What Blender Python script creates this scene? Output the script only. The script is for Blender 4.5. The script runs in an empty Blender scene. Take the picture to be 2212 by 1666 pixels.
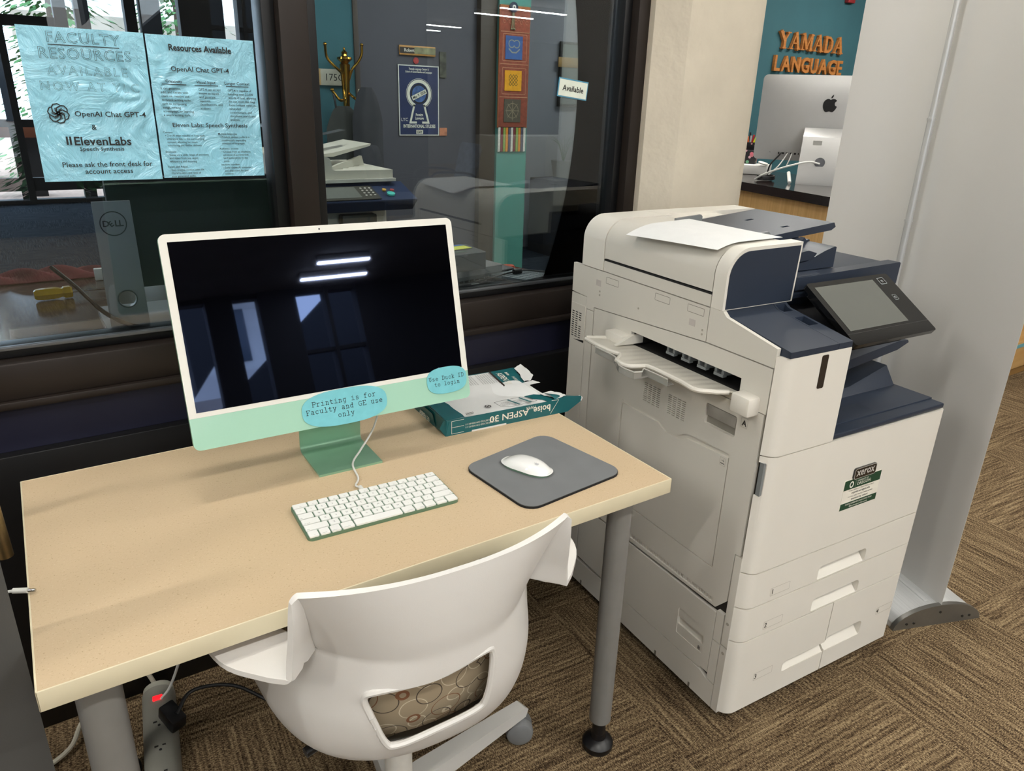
import bpy, bmesh, math, random
from mathutils import Vector, Matrix, Euler
random.seed(7)
S = bpy.context.scene
C = S.collection
# ---------------------------------------------------------------- camera
cd = bpy.data.cameras.new('camera'); cam = bpy.data.objects.new('camera', cd); C.objects.link(cam)
cd.sensor_width = 36; cd.lens = 25.661; cd.clip_start = .02; cd.clip_end = 200
_R = Vector((.83474892, -.54981714, .02992251)); _U = Vector((.17619888, .31820535, .93150379)); _F = Vector((.52167825, .77229947, -.36249874))
cam.matrix_world = Matrix(((_R.x, _U.x, -_F.x, .08786), (_R.y, _U.y, -_F.y, -.8881), (_R.z, _U.z, -_F.z, 1.41104), (0, 0, 0, 1)))
S.camera = cam
# ---------------------------------------------------------------- view + daylight
S.view_settings.view_transform = 'Standard'; S.view_settings.look = 'None'; S.view_settings.gamma = 1
S.view_settings.use_curve_mapping = False
S.view_settings.exposure = 0.15
W = bpy.data.worlds.new('World'); S.world = W; W.use_nodes = True
wn = W.node_tree.nodes; bg = wn['Background']; bg.inputs[0].default_value = (.70, .83, 1, 1); bg.inputs[1].default_value = 7.0
LAMP = 108.0            # strength of the ceiling strip lamps
# ---------------------------------------------------------------- materials
def lin(h, k=1):
    h = h.lstrip('#'); o = []
    for i in (0, 2, 4):
        c = int(h[i:i+2], 16)/255; c = c/12.92 if c <= .04045 else ((c+.055)/1.055)**2.4; o.append(min(1, c*k))
    return (*o, 1)
MATS = {}
def mat(name, col, rough=.5, metal=0, var=.06, vs=30, bump=0, bs=300, spec=.5, coat=0, emit=0, trans=0, stretch=None):
    if name in MATS: return MATS[name]
    m = bpy.data.materials.new(name); m.use_nodes = True; MATS[name] = m
    nt = m.node_tree; N = nt.nodes; L = nt.links; b = N['Principled BSDF']
    c = lin(col) if isinstance(col, str) else col
    b.inputs['Roughness'].default_value = rough; b.inputs['Metallic'].default_value = metal
    b.inputs['Specular IOR Level'].default_value = spec; b.inputs['Coat Weight'].default_value = coat
    b.inputs['Transmission Weight'].default_value = trans
    tc = N.new('ShaderNodeTexCoord'); no = N.new('ShaderNodeTexNoise'); no.inputs['Scale'].default_value = vs; no.inputs['Detail'].default_value = 3
    src = tc.outputs['Object']
    if stretch:
        mp = N.new('ShaderNodeMapping'); mp.inputs['Scale'].default_value = stretch; L.new(src, mp.inputs[0]); src = mp.outputs[0]
    L.new(src, no.inputs['Vector'])
    r = N.new('ShaderNodeValToRGB'); e = r.color_ramp.elements
    e[0].position = .3; e[1].position = .7
    e[0].color = (c[0]*(1-var), c[1]*(1-var), c[2]*(1-var), 1); e[1].color = (min(1, c[0]*(1+var)), min(1, c[1]*(1+var)), min(1, c[2]*(1+var)), 1)
    L.new(no.outputs[0], r.inputs[0]); L.new(r.outputs[0], b.inputs['Base Color'])
    if bump:
        n2 = N.new('ShaderNodeTexNoise'); n2.inputs['Scale'].default_value = bs; n2.inputs['Detail'].default_value = 2; L.new(src, n2.inputs['Vector'])
        bp = N.new('ShaderNodeBump'); bp.inputs['Strength'].default_value = bump; bp.inputs['Distance'].default_value = .001
        L.new(n2.outputs[0], bp.inputs['Height']); L.new(bp.outputs[0], b.inputs['Normal'])
    if emit:
        b.inputs['Emission Color'].default_value = c; b.inputs['Emission Strength'].default_value = emit
    return m
def nodes(name):
    m = bpy.data.materials.new(name); m.use_nodes = True; MATS[name] = m
    return m, m.node_tree.nodes, m.node_tree.links, m.node_tree.nodes['Principled BSDF']
def ramp(N, stops):
    r = N.new('ShaderNodeValToRGB'); e = r.color_ramp.elements
    while len(e) > 1: e.remove(e[-1])
    e[0].position = stops[0][0]; e[0].color = stops[0][1]
    for p, c in stops[1:]:
        k = e.new(p); k.color = c
    return r
def math_n(N, L, op, a, b=None):
    n = N.new('ShaderNodeMath'); n.operation = op
    for i, v in enumerate((a, b)):
        if v is None: continue
        if isinstance(v, (int, float)): n.inputs[i].default_value = v
        else: L.new(v, n.inputs[i])
    return n.outputs[0]
def carpet_mat(name, c0, c1, c2, c3, tile=.46, ang=0.0):
    m, N, L, b = nodes(name)
    tc = N.new('ShaderNodeTexCoord'); mp = N.new('ShaderNodeMapping'); mp.inputs['Rotation'].default_value = (0, 0, ang); L.new(tc.outputs['Object'], mp.inputs[0])
    ck = N.new('ShaderNodeTexChecker'); ck.inputs['Scale'].default_value = 1/tile; ck.inputs['Color1'].default_value = (0, 0, 0, 1); ck.inputs['Color2'].default_value = (1, 1, 1, 1)
    L.new(mp.outputs[0], ck.inputs[0])
    def streak(sx, sy):
        q = N.new('ShaderNodeMapping'); q.inputs['Scale'].default_value = (sx, sy, 1); L.new(mp.outputs[0], q.inputs[0])
        n = N.new('ShaderNodeTexNoise'); n.inputs['Scale'].default_value = 1; n.inputs['Detail'].default_value = 4; n.inputs['Roughness'].default_value = .75
        L.new(q.outputs[0], n.inputs['Vector']); return n.outputs[0]
    a, c = streak(4, 110), streak(110, 4); a2, c2_ = streak(130, 420), streak(420, 130)
    def pick(p, q):
        mx = N.new('ShaderNodeMix'); mx.data_type = 'FLOAT'; L.new(ck.outputs[0], mx.inputs[0]); L.new(p, mx.inputs[2]); L.new(q, mx.inputs[3]); return mx.outputs[0]
    s = math_n(N, L, 'ADD', math_n(N, L, 'MULTIPLY', pick(a, c), .60), math_n(N, L, 'MULTIPLY', pick(c2_, a2), 1.05))
    s = math_n(N, L, 'SUBTRACT', s, .325)
    r = ramp(N, [(.36, lin(c0)), (.46, lin(c1)), (.55, lin(c2)), (.66, lin(c3))]); L.new(s, r.inputs[0]); L.new(r.outputs[0], b.inputs['Base Color'])
    b.inputs['Roughness'].default_value = 1; b.inputs['Specular IOR Level'].default_value = .05
    bp = N.new('ShaderNodeBump'); bp.inputs['Strength'].default_value = .9; bp.inputs['Distance'].default_value = .004; L.new(s, bp.inputs['Height']); L.new(bp.outputs[0], b.inputs['Normal'])
    return m
def speckle_mat(name, base, dark, light, rough, scale=420, d0=.36, l0=.66, metal=0):
    m, N, L, b = nodes(name)
    tc = N.new('ShaderNodeTexCoord'); n = N.new('ShaderNodeTexNoise'); n.inputs['Scale'].default_value = scale; n.inputs['Detail'].default_value = 3; n.inputs['Roughness'].default_value = .7
    L.new(tc.outputs['Object'], n.inputs['Vector'])
    r = ramp(N, [(d0-.06, lin(dark)), (d0+.04, lin(base)), (l0-.04, lin(base)), (l0+.06, lin(light))]); L.new(n.outputs[0], r.inputs[0]); L.new(r.outputs[0], b.inputs['Base Color'])
    b.inputs['Roughness'].default_value = rough; b.inputs['Metallic'].default_value = metal
    return m
def glass_mat(name, tint, ior=1.5, rough=0.0, refl=1.0):
    m = bpy.data.materials.new(name); m.use_nodes = True; MATS[name] = m; nt = m.node_tree; N = nt.nodes; L = nt.links
    N.remove(N['Principled BSDF']); out = N['Material Output']
    t = N.new('ShaderNodeBsdfTransparent'); t.inputs[0].default_value = tint
    g = N.new('ShaderNodeBsdfGlossy'); g.inputs['Roughness'].default_value = rough; g.inputs[0].default_value = (refl, refl, refl, 1)
    f = N.new('ShaderNodeFresnel'); f.inputs[0].default_value = ior
    mx = N.new('ShaderNodeMixShader'); L.new(f.outputs[0], mx.inputs[0]); L.new(t.outputs[0], mx.inputs[1]); L.new(g.outputs[0], mx.inputs[2]); L.new(mx.outputs[0], out.inputs[0])
    return m
def wood_mat(name, c0, c1, scale=(2, 40, 2), rough=.45):
    m, N, L, b = nodes(name)
    tc = N.new('ShaderNodeTexCoord'); mp = N.new('ShaderNodeMapping'); mp.inputs['Scale'].default_value = scale; L.new(tc.outputs['Object'], mp.inputs[0])
    n = N.new('ShaderNodeTexNoise'); n.inputs['Scale'].default_value = 1; n.inputs['Detail'].default_value = 4; L.new(mp.outputs[0], n.inputs['Vector'])
    r = ramp(N, [(.32, lin(c0)), (.68, lin(c1))]); L.new(n.outputs[0], r.inputs[0]); L.new(r.outputs[0], b.inputs['Base Color']); b.inputs['Roughness'].default_value = rough
    return m
# ---------------------------------------------------------------- geometry collector
def arc(cx, cy, r, a0, a1, n=6):
    return [(cx+r*math.cos(math.radians(a0+(a1-a0)*i/n)), cy+r*math.sin(math.radians(a0+(a1-a0)*i/n))) for i in range(n+1)]
def rrect(x0, y0, x1, y1, r, n=5):
    return arc(x1-r, y1-r, r, 0, 90, n)+arc(x0+r, y1-r, r, 90, 180, n)+arc(x0+r, y0+r, r, 180, 270, n)+arc(x1-r, y0+r, r, 270, 360, n)
def bez(pts, n=8):
    """Catmull-Rom through points"""
    P = [Vector(p) for p in pts]; P = [P[0]*2-P[1]]+P+[P[-1]*2-P[-2]]; o = []
    for i in range(1, len(P)-2):
        for k in range(n):
            t = k/n; a, b, c, d = P[i-1], P[i], P[i+1], P[i+2]
            o.append(.5*((2*b)+(c-a)*t+(2*a-5*b+4*c-d)*t*t+(3*b-a-3*c+d)*t**3))
    o.append(P[-2]); return o
class G:
    def __init__(s, M=None): s.b = bmesh.new(); s.M = M or Matrix(); s.mi = 0
    def mark(s): return len(s.b.verts), len(s.b.faces)
    def fin(s, vs, fs, bev=0, seg=2, ang=None):
        for f in fs: f.material_index = s.mi
        if bev:
            es = set()
            for f in fs:
                for e in f.edges:
                    if len(e.link_faces) == 2 and (ang is None or e.calc_face_angle(0) > ang): es.add(e)
            r = bmesh.ops.bevel(s.b, geom=list(es), offset=bev, segments=seg, affect='EDGES', profile=.5, clamp_overlap=True)
            vs = set(r['verts']) | {v for v in vs if v.is_valid}
            fs2 = set()
            for v in vs:
                for f in v.link_faces: fs2.add(f)
            for f in fs2: f.material_index = s.mi
            vs = {v for f in fs2 for v in f.verts}
        if s.M != Matrix():
            for v in vs: v.co = s.M @ v.co
        return s
    def mesh(s, V, F, bev=0, seg=2, ang=None):
        vs = [s.b.verts.new(v) for v in V]; fs = []
        for f in F:
            try: fs.append(s.b.faces.new([vs[i] for i in f]))
            except ValueError: pass
        return s.fin(vs, fs, bev, seg, ang)
    def box(s, x0, y0, z0, x1, y1, z1, bev=0, seg=2):
        V = [(x, y, z) for x in (x0, x1) for y in (y0, y1) for z in (z0, z1)]
        return s.mesh(V, [(0, 1, 3, 2), (4, 6, 7, 5), (0, 4, 5, 1), (2, 3, 7, 6), (0, 2, 6, 4), (1, 5, 7, 3)], bev, seg)
    def prism(s, P, ax, lo, hi, bev=0, seg=2, ang=.5):
        """P in the two other axes (x: (y,z)  y: (x,z)  z: (x,y))"""
        def q(p, h): return {'x': (h, p[0], p[1]), 'y': (p[0], h, p[1]), 'z': (p[0], p[1], h)}[ax]
        A = sum(P[i][0]*P[(i+1) % len(P)][1]-P[(i+1) % len(P)][0]*P[i][1] for i in range(len(P)))
        if A < 0: P = P[::-1]
        n = len(P); V = [q(p, lo) for p in P]+[q(p, hi) for p in P]
        F = [tuple(range(n))[::-1], tuple(range(n, 2*n))]+[(i, (i+1) % n, n+(i+1) % n, n+i) for i in range(n)]
        if ax == 'y': F = [f[::-1] for f in F]
        return s.mesh(V, F, bev, seg, ang)
    def cyl(s, p0, p1, r0, r1=None, n=24, bev=0, cap=True):
        r1 = r0 if r1 is None else r1; p0 = Vector(p0); p1 = Vector(p1); d = (p1-p0).normalized()
        u = d.orthogonal().normalized(); w = d.cross(u); V = []
        for p, r in ((p0, r0), (p1, r1)):
            for i in range(n):
                a = 2*math.pi*i/n; V.append(p+(u*math.cos(a)+w*math.sin(a))*r)
        F = [(i, (i+1) % n, n+(i+1) % n, n+i) for i in range(n)]
        if cap: F += [tuple(range(n))[::-1], tuple(range(n, 2*n))]
        return s.mesh(V, F, bev, 2, .6)
    def lathe(s, prof, c=(0, 0, 0), ax='z', n=28):
        V = []; F = []; m = len(prof)
        for i in range(n):
            a = 2*math.pi*i/n
            for r, h in prof:
                x, y = r*math.cos(a), r*math.sin(a)
                V.append({'z': (c[0]+x, c[1]+y, c[2]+h), 'x': (c[0]+h, c[1]+x, c[2]+y), 'y': (c[0]+y, c[1]+h, c[2]+x)}[ax])
        for i in range(n):
            for j in range(m-1):
                F.append((i*m+j, ((i+1) % n)*m+j, ((i+1) % n)*m+j+1, i*m+j+1))
        k0 = len(s.b.verts); s.mesh(V, F)
        s.b.verts.ensure_lookup_table(); vs = s.b.verts[k0:]; bmesh.ops.remove_doubles(s.b, verts=vs, dist=1e-6)
        return s
    def tube(s, pts, r, n=10, smooth=0, flat=1):
        P = bez(pts, smooth) if smooth else [Vector(p) for p in pts]
        m = len(P); rr = r if isinstance(r, (list, tuple)) else None
        T = [(P[min(i+1, m-1)]-P[max(i-1, 0)]).normalized() for i in range(m)]
        u = T[0].orthogonal().normalized(); V = []
        for i in range(m):
            u = (u-T[i]*u.dot(T[i])); u = u.normalized() if u.length > 1e-6 else T[i].orthogonal().normalized(); w = T[i].cross(u)
            q = rr[0]+(rr[1]-rr[0])*i/(m-1) if rr else r
            for k in range(n):
                a = 2*math.pi*k/n; V.append(P[i]+(u*math.cos(a)+w*math.sin(a)*flat)*q)
        F = [(i*n+k, i*n+(k+1) % n, (i+1)*n+(k+1) % n, (i+1)*n+k) for i in range(m-1) for k in range(n)]
        F += [tuple(range(n))[::-1], tuple(range((m-1)*n, m*n))]
        return s.mesh(V, F)
    def sph(s, c, r, sc=(1, 1, 1), n=16):
        return s.lathe([(max(1e-4, r*sc[0]*math.sin(math.pi*i/10)), -r*sc[2]*math.cos(math.pi*i/10)) for i in range(11)], c, 'z', n)
    def grid(s, nu, nv, f):
        V = [f(i/nu, j/nv) for j in range(nv+1) for i in range(nu+1)]
        return s.mesh(V, [(j*(nu+1)+i, j*(nu+1)+i+1, (j+1)*(nu+1)+i+1, (j+1)*(nu+1)+i) for j in range(nv) for i in range(nu)])
    def poly(s, P, M2=None, z=0):
        """flat face(s) in the local xy plane"""
        M2 = M2 or Matrix(); return s.mesh([M2 @ Vector((p[0], p[1], z)) for p in P], [tuple(range(len(P)))])
    def ribbon(s, P, w, M2=None, th=0, closed=False):
        """flat strip with mitred joints"""
        M2 = M2 or Matrix(); P = [Vector(p) for p in P]; Q = [P[0]]
        for p in P[1:]:
            if (p-Q[-1]).length > 1e-6: Q.append(p)
        P = Q
        if len(P) > 2 and (P[0]-P[-1]).length < 1e-6: P.pop(); closed = True
        n = len(P); A = []; B = []
        for i in range(n):
            p0 = P[i-1] if (i or closed) else None; p1 = P[(i+1) % n] if (i < n-1 or closed) else None
            d0 = (P[i]-p0).normalized() if p0 is not None else None; d1 = (p1-P[i]).normalized() if p1 is not None else None
            p = P[i].copy()
            if d0 is None: d0 = d1; p = p-d1*w*.3
            elif d1 is None: d1 = d0; p = p+d0*w*.3
            n0 = Vector((-d0.y, d0.x)); n1 = Vector((-d1.y, d1.x)); m = n0+n1
            m = m.normalized() if m.length > 1e-4 else n0
            k = w/2/max(.45, m.dot(n0)); A.append(p-m*k); B.append(p+m*k)
        lo = [M2 @ Vector((p.x, p.y, 0)) for p in A]+[M2 @ Vector((p.x, p.y, 0)) for p in B]
        seg = range(n if closed else n-1)
        if not th: return s.mesh(lo, [(i, (i+1) % n, n+(i+1) % n, n+i) for i in seg])
        V = lo+[M2 @ Vector((p.x, p.y, th)) for p in A]+[M2 @ Vector((p.x, p.y, th)) for p in B]; F = []
        for i in seg:
            j = (i+1) % n; F += [(n+i, n+j, j, i), (2*n+i, 2*n+j, 3*n+j, 3*n+i), (i, j, 2*n+j, 2*n+i), (3*n+i, 3*n+j, n+j, n+i)]
        if not closed: F += [(0, 2*n, 3*n, n), (n-1, 2*n-1, 4*n-1, 3*n-1)]
        return s.mesh(V, F)
    def text(s, t, size, M2, align='CENTER', bold=0, ext=0, sx=1, sp=1, outline=0):
        cu = bpy.data.curves.new('t', 'FONT'); cu.body = t; cu.size = size; cu.align_x = align; cu.offset = bold*size
        cu.extrude = ext; cu.space_character = sp; cu.resolution_u = 2
        if outline: cu.fill_mode = 'NONE'; cu.bevel_depth = outline; cu.bevel_resolution = 0
        ob = bpy.data.objects.new('t', cu); me = bpy.data.meshes.new_from_object(ob)
        k = len(s.b.verts); kf = len(s.b.faces); s.b.from_mesh(me); s.b.verts.ensure_lookup_table(); s.b.faces.ensure_lookup_table()
        Mx = s.M @ M2 @ Matrix.Diagonal((sx, 1, 1, 1))
        for v in s.b.verts[k:]: v.co = Mx @ v.co
        for f in s.b.faces[kf:]: f.material_index = s.mi
        bpy.data.objects.remove(ob); bpy.data.curves.remove(cu); bpy.data.meshes.remove(me)
        return s
    def out(s, name, mats, parent=None, ang=35, flat=False):
        me = bpy.data.meshes.new(name); s.b.to_mesh(me); s.b.free()
        for m in (mats if isinstance(mats, (list, tuple)) else [mats]): me.materials.append(m)
        if not flat and len(me.polygons):
            me.polygons.foreach_set('use_smooth', [True]*len(me.polygons)); me.set_sharp_from_angle(angle=math.radians(ang))
        o = bpy.data.objects.new(name, me); C.objects.link(o)
        if parent: o.parent = parent
        return o
def bake(o, mods, cut=None):
    """apply modifiers (and cutters) to a mesh object, no helpers left behind"""
    for t, kw in mods:
        md = o.modifiers.new(t, t)
        for k, v in kw.items(): setattr(md, k, v)
    hs = []
    for g in (cut or []):
        h = g.out('cutter', MATS['dark_core'], flat=True); hs.append(h); md = o.modifiers.new('B', 'BOOLEAN'); md.object = h; md.operation = 'DIFFERENCE'; md.solver = 'EXACT'
        h.parent = o.parent
    bpy.context.view_layer.update()
    dg = bpy.context.evaluated_depsgraph_get(); me = bpy.data.meshes.new_from_object(o.evaluated_get(dg)); o.modifiers.clear()
    old = o.data; o.data = me; me.name = old.name; bpy.data.meshes.remove(old)
    for h in hs: bpy.data.objects.remove(h)
    me.polygons.foreach_set('use_smooth', [True]*len(me.polygons)); me.set_sharp_from_angle(angle=math.radians(32))
    return o
def T(x, y, z): return Matrix.Translation((x, y, z))
def RX(a): return Matrix.Rotation(a, 4, 'X')
def RY(a): return Matrix.Rotation(a, 4, 'Y')
def RZ(a): return Matrix.Rotation(a, 4, 'Z')
PI = math.pi
FACE_NY = RX(PI/2)                     # local xy plane -> stands up, facing -y
def face_nx(): return RZ(-PI/2) @ RX(PI/2)  # stands up, facing -x, local x runs towards -y
def thing(name, label, cat, loc=(0, 0, 0), rz=0, group=None):
    o = bpy.data.objects.new(name, None); C.objects.link(o); o.location = loc; o.rotation_euler = (0, 0, rz); o.empty_display_size = .05
    o['label'] = label; o['category'] = cat
    if group: o['group'] = group
    return o
def tag(o, label, cat, group=None, kind=None):
    o['label'] = label; o['category'] = cat
    if group: o['group'] = group
    if kind: o['kind'] = kind
    return o
def struct(o): o['kind'] = 'structure'; return o
def copy_tree(o, parent=None):
    c = o.copy(); C.objects.link(c)
    if parent: c.parent = parent
    for ch in list(o.children): copy_tree(ch, c)
    return c
dark = mat('dark_core', '#141312', .8)
cream = mat('machine_cream', '#d4d0c6', .45, var=.012, vs=8, bump=.06, bs=1800)
cream_hi = mat('machine_cream_light', '#dedad0', .42, var=.012, vs=8, bump=.05, bs=1800)
cream_seam = mat('machine_seam', '#6d675c', .7)
navy = mat('machine_navy', '#27303f', .42, var=.03, vs=12, bump=.15, bs=1500)
greyp = mat('grey_plastic', '#7b7f80', .5, var=.03)
black = mat('black_plastic', '#111114', .35, var=.05)
white = mat('white_plastic', '#e2e1dc', .35, var=.01)
frame_brown = mat('bronze_frame', '#2a231f', .42, metal=.3, var=.08, vs=6)
frame_black = mat('black_frame', '#0d0d0f', .4)
paper = mat('paper_white', '#e4e5e4', .7, var=.015)
ink = mat('black_ink', '#16181a', .6)
inkw = mat('white_ink', '#e8e6da', .6)
teal_wall = mat('teal_paint', '#33616a', .8, var=.05, vs=5, bump=.1, bs=200)
glass = glass_mat('window_glass', (.80, .86, .88, 1), 1.62)
clearp = mat('clear_plastic', '#c6c5bf', .15, var=.02, trans=.55, coat=.4)
chrome = mat('chrome', '#c8c8c6', .2, metal=1, var=.02)
cable_w = mat('white_cable', '#d9d9d4', .45, var=.02)
cable_b = mat('black_cable', '#0f0f11', .45)
granite = speckle_mat('brown_granite', '#3a302c', '#1f1a19', '#8d8078', .16, 300, .36, .64)
# ================================================================ SETTING
WY = .80; GY = .86            # face of the window frame, plane of the panes
carpet = carpet_mat('carpet_brown', '#2e241b', '#5e4d3a', '#917c5f', '#bda885', .58, .06)
carpet_g = carpet_mat('carpet_grey', '#20242a', '#343a42', '#474e57', '#5b636d', .6, 0)
struct(G().box(-5, -6.2, -.05, 4.6, .84, 0).box(4.6, -13.2, -.05, 13, .84, 0).out('floor', carpet))
struct(G().box(2.1, .84, -.05, 13, 3.6, 0).out('floor', carpet))
struct(G().box(-6, .84, -.05, 2.1, 10.6, 0).box(2.1, 3.6, -.05, 8, 10.6, 0).out('floor', carpet_g))
ceil_m = mat('ceiling_grey', '#827e78', .9, var=.1, vs=3)
struct(G().box(-6, -6.36, 2.75, 4.6, 10.6, 2.85).box(4.6, -13.2, 2.75, 13, 10.6, 2.85).out('ceiling', ceil_m))
wall_d = mat('wall_warm_grey', '#8f8b84', .75, var=.05, vs=3)
spandrel = mat('navy_panel', '#1c1d33', .5, var=.06, vs=2)
# wall under the window
g = G(); g.box(-3, WY+.02, 0, 1.66, WY+.12, .84); w = struct(g.out('wall_window', spandrel))
g = G(); g.box(-3, WY, .815, 1.66, WY+.10, .893, .004); g.box(-3, WY-.012, .800, 1.66, WY+.02, .816, .002)
struct(g.out('trim_1', frame_brown))
struct(G().box(-3, WY-.01, .0, 1.66, WY+.02, .70, .003).out('baseboard_window', frame_black))
# window frames (two panes)
def window(nm, x0, x1):
    g = G()
    g.box(x0, WY+.04, .893, x1, WY+.10, .915, .002); g.box(x0, WY+.03, 2.45, x1, WY+.10, 2.5, .002)
    g.box(x0, WY+.03, .893, x0+.028, WY+.10, 2.5, .002); g.box(x1-.028, WY+.03, .893, x1, WY+.10, 2.5, .002)
    o = struct(g.out(nm, frame_black))
    G().box(x0+.01, GY-.004, .905, x1-.01, GY+.004, 2.47).out('pane', glass, o)
    G().box(x0+.028, WY+.028, .912, x1-.028, WY+.04, .920, .001).out('bead', mat('grey_metal_bead', '#6f7378', .35, metal=.8), o)
    return o
window('window_1', -2.6, .612); window('window_2', .674, 1.615)
g = G(); g.box(.612, WY, .893, .674, WY+.10, 2.5, .002); g.box(1.612, WY-.0, .893, 1.66, WY+.1, 2.75, .002); g.box(-3, WY, 2.5, 1.66, WY+.1, 2.75)
struct(g.out('trim_2', frame_brown))
# plastered column right of the window
plaster = mat('painted_concrete', '#cbc2b0', .8, var=.05, vs=7, bump=.8, bs=40)
g = G(); g.prism([(1.652, WY+.12), (1.652, WY-.02), (1.73, WY-.08), (2.015, WY-.08), (2.06, WY-.06), (2.06, WY+.18), (1.652, WY+.18)], 'z', 0, 2.75, .006, 2)
struct(g.out('wall_column', plaster))
[setattr(n.inputs['Distance'], 'default_value', .003) for n in plaster.node_tree.nodes if n.type == 'BUMP']
# back walls of the office and reception
struct(G().box(1.60, 3.40, 0, 1.83, 3.5, 2.75).out('wall_office_teal', teal_wall))
struct(G().box(2.775, 3.36, 0, 3.01, 3.5, 2.75).out('wall_office_pier', mat('teal_pier', '#4a8a80', .7, var=.04, vs=4)))
struct(G().box(4.2, 3.50, 0, 13, 3.6, 2.75).out('wall_reception', teal_wall))
struct(G().box(1.83, 3.43, 0, 2.655, 3.5, 2.75).out('wall_office_grey', mat('wall_slate', '#45464e', .6, var=.04, vs=3)))
g = G(); g.box(2.655, 3.38, 0, 2.775, 3.5, 2.75, .004); g.box(1.83, 3.39, 0, 1.86, 3.45, 2.75, .003)
struct(g.out('trim_3', mat('dark_bronze_trim', '#3a3128', .5)))
pale = mat('pale_wall', '#8a8c93', .85, var=.03, vs=2)
struct(G().box(3.01, 5.4, 0, 8, 5.5, 2.75).out('wall_far_office', pale))
struct(G().box(5.9, 3.6, 0, 6.0, 5.4, 2.75).out('wall_far_side', pale))
struct(G().box(2.0, 1.3, 2.3, 2.1, 3.5, 2.75).out('trim_4', frame_brown))
# --- outside windows at the far side of the office and behind the camera
conc = mat('dark_mullion', '#2b2a2a', .7, var=.08, vs=4)
def glazed_wall(nm, x0, x1, y, muls, sill=.35, rails=(), head=2.6, th=.16, dy=1):
    g = G(); g.box(x0, y, 0, x1, y+th*dy, sill); g.box(x0, y, head, x1, y+th*dy, 2.75)
    for a, b in muls: g.box(a, y-.04*dy, 0, b, y+th*dy, 2.75)
    for a, b, z0, z1 in rails: g.box(a, y, z0, b, y+.1*dy, z1)
    return struct(g.out(nm, conc))
glazed_wall('wall_outer_office', -6, 8, 10.5, [(-6, -3.2), (-1.6, -1.4), (-.4, -.2), (.16, .31), (.86, 1.0), (1.09, 1.245), (1.65, 1.78), (1.83, 2.07), (2.30, 2.86), (3.05, 8)], .05, [(-6, .9, 2.08, 2.2), (-6, .86, .93, 1.02), (-6, 8, .16, .32)], 2.72)
glazed_wall('wall_behind_camera', -5, 4.6, -6.2, [(-5, -2.5), (-1.2, -.9), (.20, .62), (1.17, 1.44), (1.70, 2.10), (2.42, 2.46), (2.78, 4.6)], .35, [(.62, 1.2, .9, 1.0), (2.0, 3.0, 2.02, 2.06)], 2.70, .16, -1)
struct(G().box(4.5, -13.2, 0, 4.6, -6.2, 2.75).out('wall_rear_side', wall_d))
struct(G().box(4.6, -13.3, 0, 13, -13.2, 2.75).out('wall_rear', wall_d))
struct(G().box(-5.1, -6.2, 0, -5, .8, 2.75).box(-6.1, .8, 0, -6, 10.6, 2.75).out('wall_left', wall_d))
struct(G().box(13, -13.2, 0, 13.1, 3.6, 2.75).out('wall_right', mat('wall_greige', '#b3ada0', .8, var=.03, vs=2)))
struct(G().box(8, 3.6, 0, 8.1, 10.6, 2.75).out('wall_office_end', wall_d))
# outdoors: paving, trees, pale concrete building
struct(G().box(-25, 10.66, -.25, 25, 40, -.02).box(-25, -40, -.25, 4.4, -6.4, -.02).out('ground_outside', mat('brick_paving', '#a08474', .9, var=.15, vs=20)))
bld = mat('pale_concrete', '#e4e2da', .9, var=.06, vs=1.5)  # near-white concrete, its own even colour
def building(loc, w, h, lab, rz=0):
    t = thing('concrete_building', lab, 'building', loc, rz)
    G().box(-w/2, 0, -.02, w/2, 6, h).out('facade', bld, t)
    for z in (2.9, 5.6): G().prism([(-.9, z), (0, z-.5), (0, z+.55), (-.9, z+.55)], 'x', -w/2-.05, w/2+.05).out('balcony', bld, t)
    for i in range(5):
        x = -w/2+w*(i+.5)/5
        for z in (.7, 3.8): G().box(x-.5, -.04, z, x+.5, .02, z+1.4, .01).out('window', mat('building_window', '#4b5660', .2), t)
    return t
building((5.2, 20, 0), 9, 8, 'pale concrete building with balconies beyond the office windows')
building((-1.5, -17, 0), 11, 8, 'pale concrete building outside the windows behind the desk', PI)
t = thing('daylight_mask', 'added light-blocking dark concrete stair outside the windows behind the desk', 'slab', (0, 0, 0))  # added outside to cut the daylight mirrored in the screen into slanted patches
G().prism([(.9, -.02), (1.0, 1.5), (3.6, 3.6), (4.1, 3.6), (4.1, -.02)], 'y', -9.2, -8.6).out('mask_wall', conc, t)
G().prism([(1.25, 2.2), (1.7, 2.75), (1.55, 4.5), (1.2, 4.5)], 'y', -9.9, -9.3).out('mask_fin', conc, t)
leaf = mat('conifer_green', '#3f6a35', .8, var=.4, vs=3); bark = mat('bark', '#4a3b2e', .9, var=.2)
def tree(x, y, h, r, lab, n=2600):
    t = thing('conifer_tree', lab, 'tree', (x, y, -.02)); G().cyl((0, 0, 0), (0, 0, h*.95), .14, .03, 10).out('trunk', bark, t)
    g = G()
    for i in range(n):
        k = random.random(); z = .35+(h-.35)*k; a = random.uniform(0, 2*PI); q = r*(1-k)*random.uniform(.25, 1)+.05
        p = Vector((q*math.cos(a), q*math.sin(a), z-q*.35)); d = Vector((math.cos(a), math.sin(a), -.45+random.uniform(-.2, .2))).normalized(); l = random.uniform(.08, .22)
        s_ = d.cross(Vector((0, 0, 1))).normalized()*l*.28
        g.mesh([p-d*l*.5, p+s_, p+d*l*.6, p-s_], [(0, 1, 2, 3)])
    g.out('foliage', leaf, t, flat=True); return t
tree(1.1, 14.2, 5.2, 1.9, 'tall green conifer outside, right behind the window mullions')
tree(-2.9, 13.8, 4.6, 1.5, 'green conifer outside at the left end of the office windows')
tree(3.6, 17.3, 6.0, 2.0, 'green conifer outside in front of the pale building')
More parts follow.
